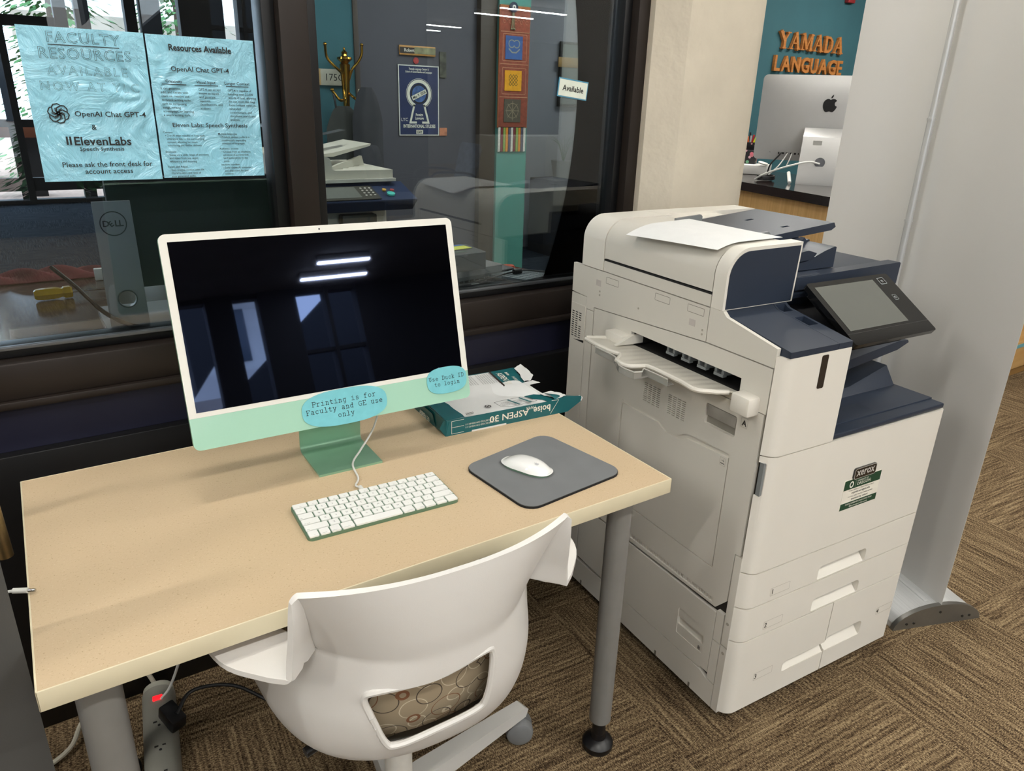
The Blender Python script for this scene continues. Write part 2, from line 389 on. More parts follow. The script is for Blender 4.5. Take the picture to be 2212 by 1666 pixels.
tree(.55, -7.3, 1.9, .6, 'small green conifer outside the windows behind the desk')
# ---------------------------------------------------------------- ceiling strip lamps
lamp_on = mat('lamp_diffuser', (1, .965, .90, 1), .5, var=.0, emit=LAMP); lamp_case = mat('lamp_case', '#b9b9b5', .5)
lamp0 = None
def strip(x0, x1, y, lab):
    global lamp0
    if lamp0 is None:
        t = thing('strip_lamp', lab, 'ceiling lamp', (0, 0, 2.75), 0, 'linear lamps under the dark ceiling')
        G().box(-.5, -.035, -.06, .5, .035, -.0, .004).out('lamp_case', lamp_case, t); G().box(-.495, -.028, -.068, .495, .028, -.058).out('diffuser', lamp_on, t); lamp0 = t
    else: t = copy_tree(lamp0); t['label'] = lab
    t.location = ((x0+x1)/2, y, 2.75); t.scale = (x1-x0, 1, 1); return t
LAMPS = [(-.6, .7, -1.55, 'linear ceiling lamp nearest in front of the desk, left'), (1.5, 2.8, -1.55, 'linear ceiling lamp nearest above the copier front'),
 (-.6, .7, -3.2, 'linear ceiling lamp in the second row, left'), (1.5, 2.8, -3.2, 'linear ceiling lamp in the second row, right of the desk'),
 (2.1, 2.62, -5.05, 'short linear ceiling lamp in the third row'), (2.05, 2.75, -5.6, 'linear ceiling lamp just behind the short one'),
 (6.5, 7.7, -7.5, 'linear ceiling lamp, front of the four at the rear right'), (6.6, 7.7, -8.4, 'linear ceiling lamp, second of the four at the rear right'),
 (6.4, 7.7, -10.8, 'linear ceiling lamp, third of the four at the rear right'), (6.6, 7.8, -11.8, 'linear ceiling lamp, rearmost of all'),
 (-3.2, -1.7, -.9, 'added fill lamp at the far left, level with the desk front'), (-3.2, -1.7, -3.0, 'added fill lamp at the far left, second row'),  # both added to brighten the left-facing sides of the copier
 (-1.4, -.2, 2.6, 'linear ceiling lamp inside the office, left end'), (2.6, 3.4, 2.6, 'linear ceiling lamp inside the office by the woven hanging'), (-1.4, -.2, 6.6, 'linear ceiling lamp deep inside the office'), (4.8, 6.2, 4.5, 'linear ceiling lamp in the far room'),
 (4.4, 5.8, -1.4, 'linear ceiling lamp above the open carpet on the right'), (4.4, 5.8, -4.2, 'linear ceiling lamp farther back over the open carpet'),
 (-2.4, -1.2, .12, 'added fill lamp above the left end of the window wall'), (.02, .42, .32, 'short added fill lamp right above the desk'), (1.80, 2.25, .30, 'short added fill lamp right above the copier'), (3.2, 4.2, .1, 'linear ceiling lamp between the column and the banner'),  # first three added as fill for the banner and the copier side
 (3.0, 4.2, 1.8, 'added fill lamp above the reception counter'), (5.4, 6.8, 2.4, 'linear ceiling lamp beside the teal reception wall'),  # lamp over the counter added to brighten the reception
 (1.0, 2.2, 2.2, 'added fill lamp inside the office above the second copier')]  # added to brighten the second copier and the office
for a in LAMPS: strip(*a)
# ================================================================ DESK
DZ = .7205
lam = speckle_mat('beige_laminate', '#c9b291', '#ab926e', '#d6c5a8', .42, 330, .36, .66)
edge = mat('cream_edge_band', '#dcd2b4', .4, var=.02)
leg_m = mat('grey_leg_metal', '#868582', .42, metal=.2, var=.03)
t = thing('desk', 'beige laminate desk with cream edge band and grey tube legs', 'desk', (0, 0, 0))
g = G(); g.box(.0025, .0025, DZ-.03, 1.077, .6137, DZ); g.out('desktop', lam, t)
g = G(); Z0, Z1 = DZ-.031, DZ+.0004
g.box(0, 0, Z0, 1.0796, .0028, Z1, .0012); g.box(0, .0136+.6, Z0, 1.0796, .6162, Z1, .001); g.box(0, 0, Z0, .0028, .6162, Z1, .0012); g.box(1.0768, 0, Z0, 1.0796, .6162, Z1, .0012)
g.out('edge_band', edge, t)
for x, y in ((1.006, .063), (.063, .063), (1.006, .553), (.063, .553)):
    l = G().cyl((x, y, .085), (x, y, Z0), .025 if x > .5 else .029, n=32).cyl((x, y, Z0-.012), (x, y, Z0), .034, n=32).out('leg', leg_m, t)
    G().cyl((x, y, .03), (x, y, .09), .0155, n=24).lathe([(.0001, 0), (.034, 0), (.036, .004), (.036, .016), (.030, .024), (.018, .03), (.016, .045), (.0001, .045)], (x, y, 0)).out('foot', black, l)
# ================================================================ ALL-IN-ONE COMPUTER
al_green = mat('green_aluminium', '#8db79c', .36, metal=.45, var=.02)
chin_m = mat('mint_glass_chin', '#a5d1bb', .22, var=.005, coat=.5)
bez_m = mat('white_bezel', '#e3e2da', .3, var=.005, coat=.3)
scr_m = mat('black_glass_screen', '#020204', .02, var=0, spec=1.0)
scr_m.node_tree.nodes['Principled BSDF'].inputs['Specular Tint'].default_value = (.50, .62, 1, 1)
t = thing('desktop_computer', 'all-in-one computer with white bezel, mint green chin and black screen', 'computer', (.5425, .3518, DZ), -.026)
TI = -.248; DM = T(0, 0, .1059) @ RX(TI)
H = .3724; w = .2735
g = G(DM); g.prism(rrect(-w, 0, w, H, .012), 'y', .0008, .0115, .0010, 2, .6); g.out('housing', al_green, t)
g = G(DM); g.prism(arc(w-.012, H-.012, .012, 0, 90)+arc(-w+.012, H-.012, .012, 90, 180)+[(-w, .0575), (w, .0575)], 'y', 0, .0010)
g.out('bezel', bez_m, t)
g = G(DM); g.prism([(-w, .0573), (-w, .012)]+arc(-w+.012, .012, .012, 180, 270)+arc(w-.012, .012, .012, 270, 360)+[(w, .0573)], 'y', 0, .0010); g.out('chin', chin_m, t)
g = G(DM); g.box(-.2603, -.0004, H-.0132-.2929, .2603, .0003, H-.0132); g.out('screen', scr_m, t)
G(DM).lathe([(.0001, -.0006), (.0016, -.0006), (.0016, .0002)], (0, 0, H-.0066), 'y', 14).out('webcam', black, t)
# stand: foot plate and neck bent from one sheet
P = [(0.0, 0), (.118, 0)]; path = [(.0, .0022), (.112, .0022)]+[(.112+.012*math.sin(a), .0142-.012*math.cos(a)) for a in [i*PI/12 for i in range(1, 7)]]+[(.118, .11), (.112, .235)]
outer = []; inner = []
for i, (y, z) in enumerate(path):
    a = Vector(path[max(0, i-1)]); b = Vector(path[min(len(path)-1, i+1)]); d = (b-a).normalized(); n = Vector((-d.y, d.x))
    outer.append((y-n.x*.0022, z-n.y*.0022)); inner.append((y+n.x*.0022, z+n.y*.0022))
g = G(); g.prism(outer+inner[::-1], 'x', -.065+.006, .065+.006, .0008, 1, .5); g.out('stand', al_green, t)
g = G(); g.box(-.04, .07, .20, .052, .115, .228, .006); g.out('hinge', al_green, t)
# laminated oval notices taped to the chin, typewriter lettering
STK = {'P': [[(1, 0), (1, 7)], [(0, 7), (4, 7), (5, 6), (5, 4.5), (4, 3.5), (1, 3.5)], [(0, 0), (2.4, 0)]],
 'r': [[(0, 0), (3.2, 0)], [(.2, 4.8), (1.6, 4.8), (1.6, 0)], [(1.6, 3.4), (3, 4.8), (4.6, 4.7)]],
 'i': [[(.6, 4.8), (2.5, 4.8), (2.5, 0)], [(.3, 0), (4.7, 0)], [(2.4, 6.8), (2.6, 7)]],
 'n': [[(.2, 4.8), (1.2, 4.8), (1.2, 0)], [(1.2, 3.8), (2.6, 4.9), (4, 4), (4, 0)], [(.2, 0), (2.1, 0)], [(3.1, 0), (5, 0)]],
 't': [[(1.8, 6.5), (1.8, 1), (2.6, 0), (4, 0), (4.6, .6)], [(.3, 4.8), (4, 4.8)]],
 'g': [[(4.8, 4.8), (3.9, 4.8), (3.9, -1.2), (3, -2.2), (1, -2.2)], [(3.9, 3.6), (2.6, 4.9), (1, 4.2), (.6, 2.4), (1.2, .6), (2.6, .1), (3.9, 1)]],
 's': [[(4.1, 3.8), (3.6, 4.7), (1.4, 4.7), (.9, 3.6), (1.6, 2.7), (3.8, 2.2), (4.3, 1.2), (3.6, .1), (1.2, .1), (.8, 1)]],
 'f': [[(.3, 4.8), (4, 4.8)], [(1.8, 0), (1.8, 6), (2.6, 7), (4.4, 6.9)], [(.4, 0), (3.6, 0)]],
 'o': [[(2.5, 4.8), (1, 4.2), (.5, 2.4), (1, .6), (2.5, 0), (4, .6), (4.5, 2.4), (4, 4.2), (2.5, 4.8)]],
 'F': [[(1, 0), (1, 7)], [(0, 7), (5, 7), (5, 5.4)], [(1, 3.6), (3.6, 3.6)], [(0, 0), (2.6, 0)]],
 'a': [[(.9, 4.3), (2, 4.9), (3.4, 4.6), (3.9, 3.6), (3.9, 0), (4.8, 0)], [(3.9, 2.6), (1.6, 2.4), (.7, 1.3), (1.4, .1), (2.8, .1), (3.9, 1.2)]],
 'c': [[(4.3, 3.6), (4.1, 4.5), (2.6, 4.9), (1.1, 4.2), (.6, 2.4), (1.2, .6), (2.7, 0), (4.4, .9)]],
 'u': [[(.1, 4.8), (1, 4.8), (1, 1), (2, 0), (3.9, 1)], [(3, 4.8), (3.9, 4.8), (3.9, 0), (4.9, 0)]],
 'l': [[(.8, 7), (2.5, 7), (2.5, 0)], [(.4, 0), (4.6, 0)]],
 'y': [[(0, 4.8), (1.6, 4.8)], [(3.4, 4.8), (5, 4.8)], [(.7, 4.8), (2.6, 0)], [(4.3, 4.8), (2, -2.1), (.4, -2.1)]],
 'd': [[(3, 7), (3.9, 7), (3.9, 0), (4.8, 0)], [(3.9, 3.6), (2.6, 4.9), (1, 4.2), (.5, 2.4), (1.1, .6), (2.6, 0), (3.9, 1.2)]],
 'G': [[(4.6, 5.4), (4.4, 6.6), (2.6, 7.1), (1, 6), (.4, 3.5), (1, 1), (2.6, -.1), (4.6, .7), (4.6, 2.9)], [(3.2, 2.9), (5.1, 2.9)]],
 'E': [[(1, 0), (1, 7)], [(0, 7), (4.8, 7), (4.8, 5.6)], [(1, 3.6), (3.2, 3.6)], [(0, 0), (4.9, 0), (4.9, 1.5)]],
 'e': [[(.6, 2.5), (4.4, 2.5), (4.2, 4), (2.6, 4.9), (1, 4.1), (.5, 2.4), (1.1, .6), (2.7, 0), (4.3, .8)]],
 'U': [[(0, 7), (1.8, 7)], [(3.2, 7), (5, 7)], [(.9, 7), (.9, 1.6), (2.5, 0), (4.1, 1.6), (4.1, 7)]],
 'D': [[(0, 7), (3, 7), (4.6, 5.6), (4.8, 3.5), (4.6, 1.4), (3, 0), (0, 0)], [(1, 0), (1, 7)]],
 'k': [[(.1, 7), (1.1, 7), (1.1, 0)], [(1.1, 1.9), (4, 4.8)], [(2.2, 2.9), (4.4, 0)], [(0, 0), (2, 0)], [(3.2, 4.8), (4.8, 4.8)], [(3.4, 0), (5, 0)]],
 'I': [[(2.5, 0), (2.5, 7)], [(.5, 7), (4.5, 7)], [(.5, 0), (4.5, 0)]]}
def typed(g, line, cx, z, u, M2):
    x = cx-len(line)*6.6*u/2
    for ch in line:
        for st in STK.get(ch, []): g.ribbon([(x+p[0]*u, z+p[1]*u) for p in st], u*.75, M2)
        x += 6.6*u
lami = mat('laminated_blue_paper', '#7dc8d2', .12, var=.04, vs=60, coat=.6)
def oval(nm, lab, cx, cz, hw, hh, lines, u):
    t2 = thing(nm, lab, 'notice', (.5425, .3518, DZ), -.026)
    g = G(DM @ T(cx, -.0022, cz)); n = 40
    def sq(k, e=.74): return [(math.copysign(abs(math.cos(2*PI*i/n))**e, math.cos(2*PI*i/n))*hw*k, math.copysign(abs(math.sin(2*PI*i/n))**e, math.sin(2*PI*i/n))*hh*k) for i in range(n)]
    g.prism(sq(1), 'y', 0, .0012, .0003, 1, .6); g.out('laminate', lami, t2)
    g = G(DM @ T(cx, -.0025, cz) @ FACE_NY)
    for i, l in enumerate(lines): typed(g, l, 0, (len(lines)/2-i-.85)*u*10.8, u, Matrix())
    g.out('lettering', ink, t2, flat=True)
oval('notice_card', 'light blue oval notice about printing, taped at the middle of the chin', .003, .031, .0845, .0345, ['Printing is for', 'Faculty and GE use', 'only'], .00129)
oval('notice_card', 'light blue oval notice about the login, taped at the right end of the chin', .2225, .0455, .0455, .0275, ['Use Duck ID', 'to login'], .00112)
# ================================================================ KEYBOARD
t = thing('keyboard', 'compact white keyboard on a green metal base in front of the computer', 'keyboard', (.5337, .1986, DZ), -.0443)
kb_base = mat('green_keyboard_base', '#6b8a74', .4, metal=.5, var=.02); key_m = mat('white_key', '#e9e9e6', .45, var=.005)
slope = RX(.018)
g = G(slope); g.prism(rrect(-.1395, -.0575, .1395, .0575, .009), 'z', .0012, .0075, .0012, 2, .6); g.out('base', kb_base, t)
rows = [(.0137, [1.5]+[1]*12+[1]), (.0165, [1]*13+[1.5]), (.0165, [1.5]+[1]*13), (.0165, [1.8]+[1]*11+[1.75]), (.0165, [2.35]+[1]*10+[2.2]), (.0175, [1, 1, 1, 1.28, 5.25, 1.28, 1])]
leg_rows = [['esc']+['F%d' % i for i in range(1, 13)]+['o'], list('~1234567890-=')+['delete'], ['tab']+list('QWERTYUIOP[]\\'), ['caps lock']+list("ASDFGHJKL;'")+['return'], ['shift']+list('ZXCVBNM,./')+['shift'], ['fn', 'control', 'option', 'command', '', 'command', 'option']]
y = .0545; gp = .0028; L_ = G(slope @ T(0, 0, .01025))
W_ = .2735
for ri, (hh, ks) in enumerate(rows):
    if ri == 5: unit = (W_*(1-3.35/14.55)-gp*(len(ks)))/sum(ks)
    else: unit = (W_-gp*(len(ks)-1))/sum(ks)
    x = -W_/2; y0 = y-hh
    def key(xa, ya, xb, yb):
        g = G(slope); g.prism(rrect(xa, ya, xb, yb, .0019, 3), 'z', .0075, .0101, .0005, 1, .6); g.out('key', key_m, t)
    for ki, k in enumerate(ks):
        kw = k*unit; key(x, y0, x+kw, y); s_ = leg_rows[ri][ki]
        if s_:
            if len(s_) == 1: L_.text(s_, .0052, T(x+kw/2, y0+hh/2-.0018, 0))
            else: L_.text(s_, .0030, T(x+(kw/2 if ri == 0 or ki < 13 and len(s_) < 3 else (.0015 if ki < 5 else kw-.0015)), y0+.002, 0), 'CENTER' if ri == 0 else ('LEFT' if ki < 5 else 'RIGHT'))
        x += kw+gp
    if ri == 5:
        u3 = (W_/2-x-2*gp)/3
        key(x, y0, x+u3, y); key(x+u3+gp, y0, x+2*u3+gp, y0+hh*.47); key(x+2*(u3+gp), y0, W_/2, y); key(x+u3+gp, y0+hh*.53, x+2*u3+gp, y)
    y = y0-gp
L_.out('key_legends', mat('grey_legend', '#6d6e70', .7), t, flat=True)
# charging cable from the keyboard up behind the screen
K = Matrix.Translation((.5337, .1986, DZ)) @ RZ(-.0443)
p0 = K @ Vector((-.004, .0585, .005)); p1 = K @ Vector((-.004, .072, .005))
g = G(); g.tube([p0, p1], .0042, 12); g.tube([p1, p1+Vector((-.004, .012, -.001)), (.545, .31, .7232), (.556, .365, .7265), (.588, .40, .735), (.628, .425, .765), (.652, .445, .81), (.66, .47, .85), (.64, .50, .86)], .0021, 8, 8)
tag(g.out('charging_cable', cable_w), 'white charging cable curling from the keyboard up behind the screen', 'cable')
# ================================================================ MOUSE PAD, MOUSE
pad_pts = [(.7506, .2469), (.7673, .0536), (1.0028, .0776), (.9682, .2825)]
def rpoly(P, r, n=6):
    o = []; m = len(P)
    for i in range(m):
        p = Vector(P[i]); a = (Vector(P[i-1])-p).normalized(); b = (Vector(P[(i+1) % m])-p).normalized()
        an = a.angle(b); d = r/math.tan(an/2); c = p+(a+b).normalized()*r/math.sin(an/2)
        s0 = p+a*d-c; s1 = p+b*d-c; a0 = math.atan2(s0.y, s0.x); a1 = math.atan2(s1.y, s1.x)
        while a1-a0 > PI: a1 -= 2*PI
        while a1-a0 < -PI: a1 += 2*PI
        o += [(c.x+r*math.cos(a0+(a1-a0)*k/n), c.y+r*math.sin(a0+(a1-a0)*k/n)) for k in range(n+1)]
    return o
PP = rpoly([(.742, .245), (.760, .040), (1.012, .065), (.975, .293)], .03)
t = thing('mouse_pad', 'grey cloth mouse pad with black rubber base on the right of the desk', 'mouse pad', (.87, .16, DZ))
PP = [(x-.87, y-.16) for x, y in PP]
G().prism(PP, 'z', 0, .0045, .0008, 1, .6).out('rubber_base', mat('black_rubber', '#121214', .9, var=.1), t)
G().prism([(x*.993, y*.993) for x, y in PP], 'z', .0045, .0058, .0004, 1, .6).out('cloth_top', mat('grey_cloth', '#76787a', .85, var=.06, vs=15, bump=.5, bs=2500), t)
t = thing('computer_mouse', 'glossy white wireless mouse with low curved shell, on the grey pad', 'mouse', (.8475, .174, DZ+.0058), math.radians(22.7))
def mouse_f(lo):
    def f(u, v):
        a = 2*PI*u; k = v
        ex = .0285*k*math.copysign(abs(math.cos(a))**.8, math.cos(a)); ey = .0568*k*math.copysign(abs(math.sin(a))**.72, math.sin(a))
        h = .0215*(1-(abs(ey)/.0568)**2.3*.72)*(1-(k**6)*.55)-.004*(ex/.0285)**2
        return (ex, ey, lo(h))
    return f
G().grid(48, 14, mouse_f(lambda h: max(.0052, h))).out('shell', mat('gloss_white', '#f2f2f0', .12, var=0, coat=1), t, ang=60)
G().prism([(.0262*math.copysign(abs(math.cos(a))**.8, math.cos(a)), .053*math.copysign(abs(math.sin(a))**.75, math.sin(a))) for a in [2*PI*i/40 for i in range(40)]], 'z', .0, .0056, .001, 2, .6).out('underside', mat('green_mouse_base', '#7d9b87', .4, metal=.5), t)
def fruit(g, M2, s, th=0):
    """fruit-shaped logo with a bite and a leaf"""
    o = []
    pts = [(0, .78), (.28, .9), (.62, .86), (.82, .66), (.66, .5), (.6, .25), (.7, .02), (.92, -.12), (.8, -.46), (.56, -.78), (.34, -.86), (0, -.76), (-.34, -.86), (-.6, -.76), (-.84, -.4), (-.93, 0), (-.88, .45), (-.62, .8), (-.28, .9)]
    P = [(p.x*s, p.y*s) for p in bez(pts+[pts[0]], 4)][:-1]
    g.poly(P, M2); g.poly([(0*s, .98*s), (.05*s, 1.25*s), (.3*s, 1.5*s), (.32*s, 1.25*s), (.2*s, 1.02*s)], M2)
g = G(T(-.005, -.026, .0197) @ RX(.15)); fruit(g, Matrix(), .0046); g.out('logo', mat('grey_logo', '#b9babc', .4), t, flat=True)
# ================================================================ OPEN REAM OF PAPER
t = thing('paper_ream', 'torn open ream of copy paper in teal and white wrapper beside the computer', 'paper ream', (.785, .3955, DZ), -.062)
wr_t = mat('wrapper_teal', '#0f5d63', .38, var=.05, vs=25); wr_w = mat('wrapper_white', '#dcdcda', .55, var=.02, vs=30, bump=.3, bs=60); wr_b = mat('wrapper_brown', '#33241d', .5)
RL, RW, RH = .285, .236, .040
G().box(.004, .004, .001, RL-.012, RW-.004, .034, .001).out('paper_stack', paper, t)
def rtop(x, y):
    return RH-.003+.0035*math.exp(-((y-.10)/.045)**2)*math.sin(x*19+.6)+.0016*math.sin(x*31+y*25)*max(0, x/RL)-.004*max(0, x/RL)**2
G().grid(30, 22, lambda u, v: (RL*u, RW*v, rtop(RL*u, RW*v))).out('wrapper_top', [wr_w], t, ang=60)
g = G(); g.prism([(0, 0), (RL+.035, 0), (RL+.074, .022), (RL+.072, .034), (RL+.03, .040), (RL-.03, RH-.004), (0, RH-.003)], 'y', -.0015, .0006, 0)
g.prism([(0, 0), (RW, 0), (RW, RH-.003), (0, RH-.003)], 'x', -.0015, .0004, 0); g.prism([(0, 0), (RL-.02, 0), (RL-.02, RH-.005), (0, RH-.003)], 'y', RW-.0006, RW+.001, 0)
g.out('wrapper_side', wr_t, t, flat=True)
g = G(); g.mesh([(-.002, -.0016, 0), (-.002, .052, 0), (-.0105, .012, .016), (-.004, .006, RH-.005), (.006, -.004, RH-.005)], [(0, 2, 1), (1, 2, 3), (0, 4, 2), (4, 3, 2)])
g.mesh([(-.002, .052, 0), (-.002, RW, 0), (-.0055, RW-.02, .030), (-.0055, .062, .031)], [(0, 3, 2, 1)]); g.out('end_fold', wr_t, t, flat=True)
def ragged(P, n=4, j=.0018, seed=1):
    rr = random.Random(seed); o = []
    for a, b in zip(P, P[1:]+P[:1]):
        for i in range(n): f = i/n; o.append((a[0]+(b[0]-a[0])*f+rr.uniform(-j, j)*(i > 0), a[1]+(b[1]-a[1])*f+rr.uniform(-j, j)*(i > 0)))
    return o
def sheetlet(P, dz, m, nm, lift=0, j=.0015, seed=1):
    P = ragged(P, 4, j, seed); cx = sum(p[0] for p in P)/len(P); cy = sum(p[1] for p in P)/len(P); n = len(P)
    V = [(cx, cy, rtop(min(cx, RL), cy)+dz+lift*max(0, cx-.27))]+[(x, y, rtop(min(x, RL), max(0, min(RW, y)))+dz+lift*max(0, x-.27)) for x, y in P]
    mid = [((x+cx)/2, (y+cy)/2) for x, y in P]; V += [(x, y, rtop(min(x, RL), max(0, min(RW, y)))+dz+lift*max(0, x-.27)) for x, y in mid]
    F = [(1+i, 1+(i+1) % n, n+1+(i+1) % n, n+1+i) for i in range(n)]+[(n+1+i, n+1+(i+1) % n, 0) for i in range(n)]
    return G().mesh(V, F).out(nm, m, t, ang=70)
sheetlet([(-.001, -.001), (.046, -.001), (.041, .06), (.036, .12), (.038, RW), (-.001, RW)], .0012, wr_t, 'teal_band')
sheetlet([(.232, RW-.001), (.300, RW-.001), (.320, .222), (.298, .215), (.284, .150), (.281, .137), (.2225, .126)], .0014, wr_t, 'teal_label', .05)
sheetlet([(.229, RW-.002), (.2335, RW-.002), (.2245, .127), (.2185, .126)], .0022, wr_b, 'brown_band', 0, .0003)
sheetlet([(.228, .052), (.262, .058), (.278, .047), (.284, .020), (.284, -.001), (.262, -.001), (.258, .014), (.236, .030)], .0013, wr_t, 'teal_label', .05, .001, 5)
sheetlet([(.296, .218), (.322, .230), (.318, .180), (.3135, .150), (.292, .129), (.279, .136)], .0040, wr_w, 'torn_flap', .15, .0022, 2)
sheetlet([(.225, .124), (.262, .134), (.300, .132), (.309, .108), (.290, .112), (.263, .108), (.222, .104)], .0028, wr_w, 'torn_flap', .12, .0022, 3)
sheetlet([(.268, .050), (.302, .049), (.312, .028), (.3153, .002), (.286, .000), (.280, .020)], .0034, wr_w, 'torn_flap', .10, .0022, 4)
g = G(); g.grid(12, 10, lambda u, v: (RL-.004+.078*u*(1-.45*v), -.001+.055*v, .0385-.006*u+.004*math.sin(v*4+u*2)-.004*u*u)); g.out('flap', wr_t, t, ang=60)
g = G(); g.tube([(RL+.072, -.0015, .022), (RL+.0745, -.0015, .030), (RL+.068, .004, .034)], .0014, 6, 3); g.out('torn_edge', wr_w, t)
sheetlet([(.043, -.0005), (.056, -.0005), (.060, .004), (.054, .010), (.046, .012)], .0020, wr_w, 'torn_patch', 0, .0008, 6)
def otop(x, y, rz, dz=.003): return T(x, y, rtop(x, y)+dz) @ RZ(rz)
g = G(); g.text('ASPEN 30', .0225, otop(.236, .178, -PI/2-.14, .0035), bold=.014, sx=.86); g.text('boise', .0125, otop(.262, .200, -PI/2-.14, .0035), bold=.02, sx=.9); g.text('PAPER', .0115, otop(.264, .166, -PI/2-.14, .0035), sx=.9)
g.text('boise', .0235, T(.246, -.0022, .0285) @ FACE_NY @ RZ(PI), bold=.02, sx=.95); g.text('PAPER', .010, T(.215, -.0022, .033) @ FACE_NY @ RZ(PI), sx=.95); g.text('ASPEN 30', .022, T(.158, -.0022, .0275) @ FACE_NY @ RZ(PI), bold=.012, sx=1.12)
for q in range(2): g.text('MULTI-USE 30% RECYCLED COPY PAPER 8.5 X 11', .0055, T(.088, -.0022, .022-.007*q) @ FACE_NY @ RZ(PI), sx=.72)
for P in ([(.012, .004), (.012, .034)], [(.012, .034), (.042, .034)], [(.012, .019), (.042, .019)], [(.012, .004), (.042, .004)], [(.270, .004), (.292, .036)], [(.292, .036), (.272, .037)]): g.ribbon(P, .0009, T(0, -.0022, 0) @ FACE_NY)
g.text('ASPEN 30', .017, T(-.0066, .105, .004) @ face_nx(), bold=.012, sx=.8)
g.out('lettering', inkw, t, flat=True)
G().box(.062, -.0026, 0, .15, -.0016, .0035).out('white_strip', wr_w, t)
g = G(); words = 'multi use copy paper made with thirty percent post consumer fiber for copiers laser and inkjet printers acid free ninety two bright white twenty pound '
for i in range(13): g.text((words*2)[i*7:i*7+44], .0056, otop(.222-.0062*i-(.008 if i > 6 else 0), .226, -PI/2-.14, .0024), 'LEFT', sx=.66)
for i in range(5): g.text((words*2)[i*11:i*11+26], .0050, otop(.138-.0054*i, .226, -PI/2-.14, .0024), 'LEFT', sx=.66)
Rk = -.02
for k, (x, n) in enumerate(((.150, 4), (.182, 5), (.212, 5))):
    for i in range(n): g.text((words*2)[i*9+k*20:i*9+k*20+18], .0046, otop(x+.026-.002*i, .034-.0052*i, Rk+PI, .0034), 'LEFT', sx=.62)
g.ribbon([(.1396, .0388), (.160, .042), (.212, .042), (.220, .035), (.236, .006), (.166, .001), (.143, .014)], .0014, T(0, 0, RH+.0005), closed=True)
g.ribbon(arc(0, 0, .0065, 0, 360, 14), .0028, otop(.119, .030, 0, .003)); g.ribbon([(-.004, -.002), (.004, .002)], .003, otop(.119, .030, 0, .003))
for i in range(7): g.ribbon([(.052+.0028*i, .004), (.0545+.0028*i, .014)], .0012, T(0, 0, RH+.0002))
g.out('fine_print', mat('print_grey', '#3d3b3a', .6), t, flat=True)
g = G()
for x in (.176, .207): g.ribbon([(x, .038), (x+.012, .006)], .0055, T(0, 0, RH+.0008))
g.out('teal_bars', wr_t, t, flat=True)
# ================================================================ COPIER (large multifunction printer)
MX = thing('office_copier', 'tall cream and navy office copier with four paper drawers, right of the desk', 'copier', (1.2954, -.061, 0), -.0614)
t = MX; core = mat('machine_core', '#24211d', .7)
g = G(); g.box(.011, .0225, .035, .620, .735, .737); g.box(.010, .022, .73, .198, .735, .935); g.box(.198, .48, .73, .620, .735, .93); g.box(.010, .215, .92, .60, .735, .995)
body = g.out('body', core, t)
bake(body, [], [G().box(-.05, .105, .842, .13, .474, .881)])
body.data.materials.clear(); body.data.materials.append(core)
G().box(.122, .09, .838, .128, .49, .885).box(.012, .104, .838, .125, .475, .8425).out('slot_lining', dark, t)
G().box(.05, .04, .012, .60, .70, .04).out('plinth', dark, t)
for x, y in ((.08, .08), (.55, .08), (.08, .66), (.55, .66)): G().cyl((x-.012, y, .024), (x+.012, y, .024), .024, n=20, bev=.003).out('caster', black, t)
def side(nm, P, m=None, th=.010, a0=0.0, bev=.0022): return G().prism(P, 'x', a0, a0+th, bev, 2, .5).out(nm, m or cream, t)
def rc(b0, b1, z0, z1): return [(b0, z0), (b1, z0), (b1, z1), (b0, z1)]
side('scanner_side', [(.743, 1.004), (.743, .9255), (.672, .9225), (.672, .8905), (.6385, .8905), (.6385, .9015), (.2200, .9270), (.2200, 1.004)])
side('wedge_side', [(.2180, 1.006), (.2180, .9275), (.0258, .9275), (.0250, .9685), (.168, .996), (.180, 1.006)])
o = side('upper_side_panel', [(.635, .8250), (.0275, .8250), (.0275, .9245), (.2190, .9245), (.635, .8995)])
bake(o, [], [G().box(-.05, .104, .843, .05, .474, .880)])
# main side door A with grilles, grip and inner door
o = side('side_door', [(.634, .8225), (.634, .300), (.078, .309), (.048, .345), (.046, .4765), (.0315, .4785), (.0315, .8225)])
cuts = [G().prism(rrect(.099, .742, .192, .792, .006), 'x', -.01, .008)]
g = G()
for b0, n in ((.408, 4), (.3185, 4)):
    for i in range(n):
        for j in range(10): g.box(-.01, b0-.0155-i*.0160, .7655-j*.0052, .02, b0-.003-i*.0160, .7680-j*.0052)
cuts.append(g); cuts.append(G().box(-.01, .0885, .315, .006, .40, .328))
cuts.append(G().prism([(.104, .402), (.487, .402), (.487, .690), (.45, .694), (.34, .694), (.31, .676), (.27, .676), (.24, .694), (.104, .700)], 'x', -.01, .0052))
bake(o, [], cuts)
g = G(); g.prism([(.107, .405), (.483, .405), (.483, .681), (.345, .681), (.315, .668), (.268, .668), (.238, .681), (.107, .690)], 'x', .0004, .0075, .0016, 2, .5); o = g.out('inner_door', cream, t)
g = G()
for i in range(30): g.box(.0032, .0905+i*.0103, .3155, .0065, .0950+i*.0103, .3275)
g.out('tread_ribs', cream, t, flat=True)
g = G(); g.box(.002, .102, .762, .0075, .190, .789, .002); g.out('door_grip', mat('grip_grey', '#9c9890', .45), t)
g = G(); g.box(.0068, .101, .744, .0078, .190, .762); g.out('grip_recess', mat('recess_grey', '#88847b', .6), t)
